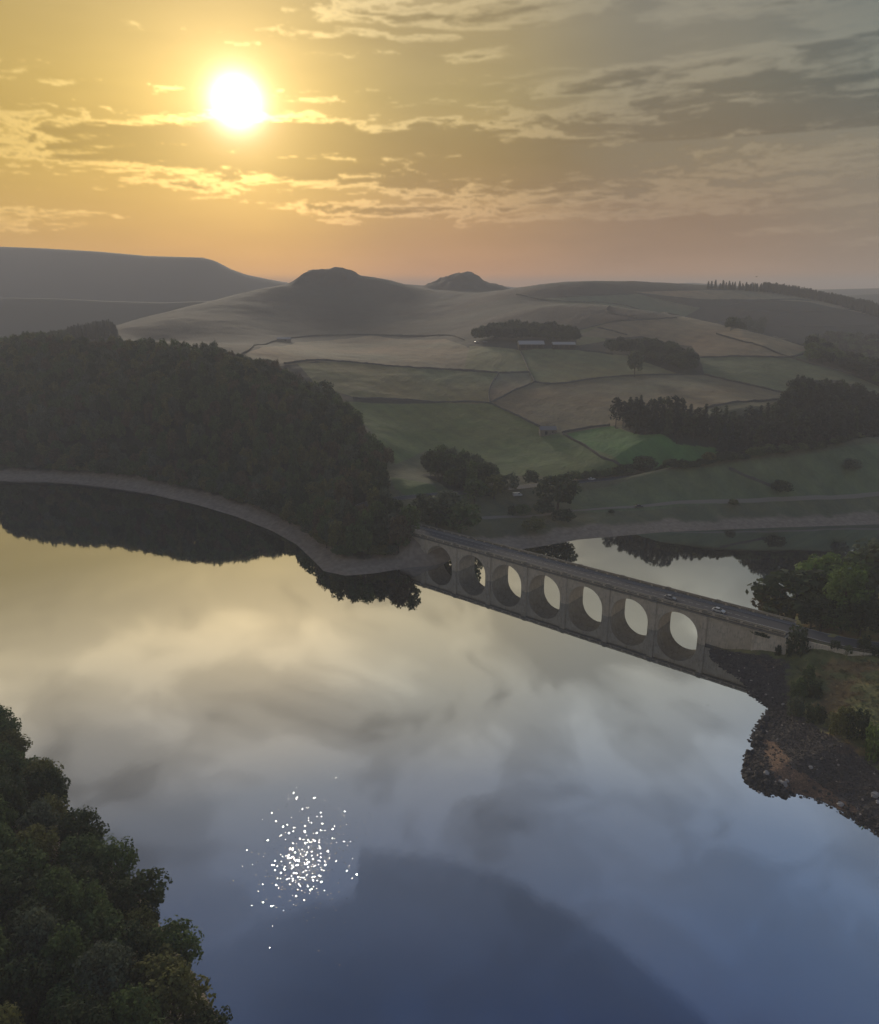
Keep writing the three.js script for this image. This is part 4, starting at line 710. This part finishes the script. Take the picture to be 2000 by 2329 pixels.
// ---------------------------------------------------------------- vehicles
const glass = new THREE.MeshStandardMaterial({ color: new THREE.Color().setRGB(0.015, 0.018, 0.022), roughness: 0.12 }), rubber = std(0.02, 0.02, 0.02, 0.9), rimMat = std(0.35, 0.35, 0.36, 0.4, { metalness: 0.8 }), lampMat = std(0.7, 0.7, 0.68, 0.2), tailMat = std(0.35, 0.02, 0.02, 0.3);
const prof = (pts, w, bevel = 0.07) => { const s = new THREE.Shape(); pts.forEach(([x, y], i) => i ? s.lineTo(x, y) : s.moveTo(x, y)); s.closePath(); return new THREE.ExtrudeGeometry(s, { depth: w - 2 * bevel, bevelEnabled: true, bevelThickness: bevel, bevelSize: bevel, bevelSegments: 2 }).translate(0, 0, -w / 2 + bevel); };
function vehicle(pos, turn, paint, label, group, van = false) {
  const o = thing(van ? 'van' : 'car', label, van ? 'van' : 'car', group, pos, turn), L = van ? 2.6 : 2.1, H = van ? 2.0 : 1.0;
  const body = part(o, 'body', van ? prof([[-L, 0.35], [L, 0.35], [L, 0.95], [1.7, 1.15], [1.2, 1.95], [-L, 2.0]], 1.9) : prof([[-L, 0.32], [L, 0.32], [L + 0.02, 0.66], [1.15, 0.88], [-1.75, 0.92], [-L, 0.78]], 1.76), paint);
  if (!van) { part(o, 'cabin', prof([[-1.72, 0.9], [1.1, 0.88], [0.35, 1.36], [-1.25, 1.38]], 1.5), glass); part(o, 'roof', prof([[-1.18, 1.36], [0.3, 1.35], [0.16, 1.46], [-1.05, 1.47]], 1.42, 0.05), paint); for (const z of [-0.74, 0.74]) { const p = part(o, 'door_pillar', box(0.1, 0.5, 0.06, -0.42, 1.13, z), paint); part(o, 'window_frame', box(0.08, 0.52, 0.05, -1.35, 1.12, z), paint); } }
  else { part(o, 'windscreen', box(0.05, 0.78, 1.6, 0, 0, 0).rotateZ(0.56).translate(1.5, 1.55, 0), glass); for (const z of [-0.97, 0.97]) part(o, 'side_window', box(0.9, 0.5, 0.03, 0.7, 1.55, z), glass); }
  for (const x of [-L * 0.62, L * 0.64]) for (const z of [-0.8, 0.8]) { const w = part(o, 'wheel', new THREE.CylinderGeometry(0.32, 0.32, 0.22, 18).rotateX(Math.PI / 2).translate(x, 0.32, z), rubber); part(w, 'rim', new THREE.CylinderGeometry(0.2, 0.2, 0.235, 14).rotateX(Math.PI / 2).translate(x, 0.32, z), rimMat); }
  for (const z of [-0.62, 0.62]) { part(o, 'headlight', box(0.08, 0.14, 0.34, L + 0.05, 0.66, z), lampMat); part(o, 'tail_light', box(0.08, 0.16, 0.26, -L - 0.06, 0.72, z), tailMat); }
  return o;
}
{
  const silver = std(0.30, 0.30, 0.30, 0.4, { metalness: 0.3 }), white = std(0.55, 0.55, 0.53, 0.4), dark = std(0.06, 0.065, 0.075, 0.3);
  const lane = (px, py, off) => { const [x, D] = sight(px, py, DECK + 0.7), s = (x - viaA[0]) * viaU[0] + (D - viaA[1]) * viaU[1], [bx, bD] = onBridge(s, -WIDTH / 2 + off); return [bx, DECK + 0.04, -bD]; };
  vehicle(lane(1360, 1206, 1.75), viaTurn, silver, 'silver car on the viaduct road above the last arch', 'cars driving over the viaduct');
  vehicle(lane(1460, 1230, 1.75), viaTurn, white, 'white car on the viaduct road just past the last arch', 'cars driving over the viaduct');
  const ground = (px, py) => { const [x, D] = hit(px, py); return [x, hAt(x, D) + 0.12, -D]; };
  vehicle(ground(1047, 1004), 0.25, white, 'white van parked among the trees at the road bend', null, true);
  const trackCar = ground(1293, 1027); trackCar[1] += 0.2; vehicle(trackCar, 0.1, dark, 'dark car with a pale roof on the gravel track');
  const [rx, rD] = hit(1197, 972), rd = nearRoad(rx, rD, roadWest); vehicle([rx, hAt(rx, rD) + 0.4, -rD], 0.2, white, 'white car on the far road beside the hedge');
  const pk = sight(1752, 1218, 10); vehicle([pk[0], landHeight(pk[0], pk[1]) + 0.05, -pk[1]], 0.9, white, 'white car parked among the headland trees');
  vehicle(ground(964, 693), 0.1, white, 'small white car parked left of the farm sheds', null); vehicle(ground(982, 693), -0.2, silver, 'small silver car parked left of the farm sheds', null);
}

// ---------------------------------------------------------------- stones, grass and weeds of the headland
function stoneGeometry(seed) {
  const R = mulberry(seed), g = new THREE.IcosahedronGeometry(1, 1), p = g.attributes.position, keep = new Map();
  for (let i = 0; i < p.count; i++) { const k = [p.getX(i), p.getY(i), p.getZ(i)].map((v) => v.toFixed(3)).join(); if (!keep.has(k)) keep.set(k, 0.68 + 0.5 * R()); const s = keep.get(k); p.setXYZ(i, p.getX(i) * s * 1.15, p.getY(i) * s * 0.7, p.getZ(i) * s * 0.9); }
  g.computeVertexNormals(); return g;
}
const stones = [1, 2, 3, 4].map((s) => stoneGeometry(s * 13));
{
  const R = mulberry(404), M = new THREE.Matrix4(), q = new THREE.Quaternion(), e = new THREE.Euler(), list = [];
  for (let t = 0; list.length < 19000 && t < 400000; t++) {
    const x = lerp(78, 200, R()), D = lerp(118, 246, R()), sd = shoreDistance(x, D); if (sd < -1.2 || sd > 40) continue;
    const b = beachSide(x, D); if (b > -0.3) continue;
    const edge = sd < 3.5 ? 1 : 0, clay = inside(spit, x, D); if (clay && R() < 0.85) continue; if (!edge && R() < 0.3) continue;
    list.push([x, D, edge]);
  }
  const mat = new THREE.MeshStandardMaterial({ roughness: 0.95 }), inst = new THREE.InstancedMesh(stones[0], mat, list.length), c = new THREE.Color();
  list.forEach(([x, D, edge], i) => {
    const s = (edge ? 0.15 : 0.10) + 0.30 * Math.pow(R(), 4) * (edge ? 1.4 : 1.0), v = 0.055 * (0.5 + 1.0 * R()) + (R() < 0.012 ? 0.22 : 0);
    M.compose(new THREE.Vector3(x, Math.max(headHeight(x, D), -0.25) + s * 0.25, -D), q.setFromEuler(e.set(R() * 0.5, R() * 6.28, R() * 0.5)), new THREE.Vector3(s, s, s)); inst.setMatrixAt(i, M); inst.setColorAt(i, c.setRGB(v * 1.25, v * 1.05, v * 0.9));
  });
  inst.name = 'beach_rubble'; inst.userData = { kind: 'stuff', label: 'dark stones covering the bare beach of the headland', category: 'rubble' }; inst.castShadow = inst.receiveShadow = true; scene.add(inst);
  // the larger blocks
  const dark = std(0.045, 0.04, 0.038), pale = std(0.34, 0.31, 0.28);
  const blocks = [[1585, 1588, 1.0, pale, 'pale boulder in the little heap on the clay spit'], [1592, 1584, 0.8, pale, 'smaller pale boulder behind the heap on the clay spit'], [1579, 1582, 0.7, pale, 'pale boulder left in the heap on the clay spit'], [1590, 1592, 0.6, pale, 'lowest pale boulder of the heap on the clay spit'], [1551, 1566, 1.0, pale, 'single pale boulder near the tip of the spit'], [1578, 1611, 0.55, dark, 'dark stone standing alone in the water off the spit'],
    [1700, 1632, 1.1, pale, 'long pale block at the water edge right of the spit'], [1712, 1640, 0.9, dark, 'dark block beside the long pale one'], [1770, 1614, 1.2, pale, 'pale boulder high on the beach at the right edge'], [1776, 1628, 0.9, pale, 'second pale boulder at the right edge of the beach'], [1584, 1428, 0.8, pale, 'pale boulder at the narrow neck of the beach'], [1572, 1424, 0.7, dark, 'grey boulder at the narrow neck of the beach'], [1666, 1540, 1.0, dark, 'dark boulder in the middle of the beach'], [1640, 1555, 0.8, pale, 'pale flat stone in the middle of the beach'], [1690, 1566, 0.8, dark, 'dark stone below the bushes'], [1510, 1345, 0.9, dark, 'dark boulder below the viaduct end wall']];
  for (const [px, py, s, m, l] of blocks) { const [x, D] = sightLand(px, py), o = new THREE.Mesh(stones[Math.floor(px) % 4], m); o.name = numbered('boulder'); o.userData = { label: l, category: 'boulder' }; o.position.set(x, Math.max(headHeight(x, D), -0.1) + s * 0.18, -D); o.scale.setScalar(s * 0.8); o.rotation.y = px % 5; o.castShadow = o.receiveShadow = true; scene.add(o); }
  // dark broken rock along the tip
  const tip = outline([[1520, 1500], [1514, 1530], [1511, 1550], [1512, 1572], [1526, 1590], [1548, 1602], [1566, 1606], [1545, 1462], [1532, 1480]]);
  tip.forEach(([x, D], k) => { for (let i = 0; i < 6; i++) { const o = new THREE.Mesh(stones[(k + i) % 4], dark), s = 0.55 + 0.9 * R(), jx = x + (R() - 0.35) * 4, jD = D + (R() - 0.5) * 5, sd = shoreDistance(jx, jD); if (sd < -0.5) continue; o.name = numbered('boulder'); o.userData = { label: 'jagged dark rock in the broken edge of the headland tip', category: 'boulder', group: 'broken rocks round the headland tip' }; o.position.set(jx, Math.max(headHeight(jx, jD), -0.1) + s * 0.25, -jD); o.scale.set(s * 0.9, s * 0.9, s * 0.9); o.rotation.set(R(), R() * 6, R()); o.castShadow = o.receiveShadow = true; scene.add(o); } });
  // tufts of rough grass
  const tuft = (() => { const pos = [], nor = [], T = mulberry(9); for (let i = 0; i < 14; i++) { const a = T() * 6.28, r = 0.16 + 0.3 * T(), w = 0.05 + 0.05 * T(), h = 0.2 + 0.3 * T(), c = Math.cos(a), s = Math.sin(a); for (const p of [[-s * w, 0, c * w], [s * w, 0, -c * w], [c * r * 1.6, h, s * r * 1.6]]) { pos.push(...p); nor.push(c * 0.4, 0.9, s * 0.4); } } const g = new THREE.BufferGeometry(); g.setAttribute('position', new THREE.Float32BufferAttribute(pos, 3)); g.computeVertexNormals(); return g; })();
  const spotsG = [];
  for (let t = 0; spotsG.length < 7000 && t < 300000; t++) { const x = lerp(90, 235, R()), D = lerp(125, 222, R()), b = beachSide(x, D); if (b < 0.5 || shoreDistance(x, D) < 3) continue; if (nearRoad(x, D, roadEast)[0] < 5.5 || R() > 0.3 + fbm(x / 7, D / 7, 3, 90)) continue; spotsG.push([x, D]); }
  const grass = new THREE.InstancedMesh(tuft, new THREE.MeshStandardMaterial({ roughness: 1, side: THREE.DoubleSide }), spotsG.length);
  spotsG.forEach(([x, D], i) => { const s = 0.6 + 1.0 * R(), n = fbm(x / 8 + 9, D / 8, 4, 66), rust = smooth(0.5, 0.64, n), w = 0.6 + 0.8 * R(); M.compose(new THREE.Vector3(x, headHeight(x, D) - 0.04, -D), q.setFromEuler(e.set(0, R() * 6.28, 0)), new THREE.Vector3(s * 1.5, s, s * 1.5)); grass.setMatrixAt(i, M); grass.setColorAt(i, c.setRGB(lerp(0.18, 0.30, rust) * w, lerp(0.18, 0.20, rust) * w, lerp(0.06, 0.085, rust) * w)); });
  grass.name = 'rough_grass'; grass.userData = { kind: 'stuff', label: 'rough tawny and green grass on the headland slope', category: 'grass' }; grass.castShadow = grass.receiveShadow = true; scene.add(grass);
}
// a dark weed patch hanging from the end wall of the viaduct
{
  const g = crownGeometry(881, 9, 40, 0.16, { r: 1.0, y0: -0.6, y1: 0.6, lump: 0.5 }), [x, D] = onBridge(viaLength + 19.5, 0.02), o = thing('hanging_weed', 'dark weed patch hanging under the parapet of the viaduct end wall', 'weed', null, [x, 9.9, -D], viaTurn);
  const f = part(o, 'foliage', g, tones.dark); f.scale.set(2.9, 0.8, 0.4); part(o, 'stem', pole([-1.2, 0.3, 0], [1.2, 0.1, 0.05], 0.06, 0.04), bark);
}

// ---------------------------------------------------------------- ripples where a breath of wind touches the lake: small wave faces that catch the sun
{
  const R = mulberry(1234), gauss = () => { let s = 0; for (let i = 0; i < 6; i++) s += R(); return (s - 3) / 0.707; };
  const face = new THREE.SphereGeometry(1, 10, 6, 0, Math.PI * 2, 0, 0.62).translate(0, -0.81, 0); face.scale(1.72, 0.05, 1.72);   // a very flat dome, radius about one
  const [cx, cD] = sight(612, 1755), n = 1100, inst = new THREE.InstancedMesh(face, new THREE.MeshStandardMaterial({ color: new THREE.Color().setRGB(0.59, 0.635, 0.69), metalness: 1, roughness: 0.12 }), n), M = new THREE.Matrix4(), q = new THREE.Quaternion(), q2 = new THREE.Quaternion(), up = new THREE.Vector3(0, 1, 0);
  const wind = Math.atan2(sunDir.x, -sunDir.z) * 0.5;   // the breeze blows in from between the view and the sun
  for (let i = 0; i < n; i++) {
    const wide = R() < 0.5, x = cx + gauss() * (wide ? 5.5 : 2.6) + (wide ? 0.5 : 0), D = cD + gauss() * (wide ? 9 : 4) + (wide ? 5 : 0), tilt = (14 + gauss() * 5) * rad, dir = wind + gauss() * 0.35;
    q.setFromAxisAngle(new THREE.Vector3(-Math.cos(dir), 0, -Math.sin(dir)), tilt);
    const s = 0.035 + 0.06 * R(); M.compose(new THREE.Vector3(x, 0.025, -D), q.multiply(q2.setFromAxisAngle(up, R() * 0.6)), new THREE.Vector3(s * 1.5, s, s)); inst.setMatrixAt(i, M);
  }
  inst.name = 'ripples'; inst.userData = { kind: 'stuff', label: 'small ripples on the lake catching the sun', category: 'ripples' }; scene.add(inst);
}
// ---------------------------------------------------------------- a bird over the skyline
{
  const p = along(1531, 560, 420), o = thing('bird', 'small dark bird in flight above the right skyline', 'bird', null, [p[0], p[2], -p[1]], 0.6), m = std(0.03, 0.03, 0.03);
  const body = new THREE.SphereGeometry(0.14, 10, 8).scale(2.4, 1, 1), wing = (s) => { const sh = new THREE.Shape(); sh.moveTo(-0.16, 0); sh.quadraticCurveTo(0.05, 0.5, -0.1, 0.95); sh.quadraticCurveTo(-0.28, 0.6, -0.32, 0); sh.closePath(); const g = new THREE.ExtrudeGeometry(sh, { depth: 0.03, bevelEnabled: false }).rotateX(-Math.PI / 2 * s + 0.25 * s); return g; };
  const tail = new THREE.ConeGeometry(0.12, 0.4, 6).rotateZ(-Math.PI / 2).scale(1, 0.3, 1).translate(-0.42, 0, 0);
  const all = [body.toNonIndexed(), wing(1), wing(-1), tail.toNonIndexed(), new THREE.SphereGeometry(0.1, 8, 6).translate(0.36, 0.05, 0).toNonIndexed()]; all.forEach((g) => { for (const k of Object.keys(g.attributes)) if (k !== 'position' && k !== 'normal') g.deleteAttribute(k); });
  part(o, 'body', mergeGeometries(all), m);
}
console.log('things ready');
renderer.render(scene, camera);
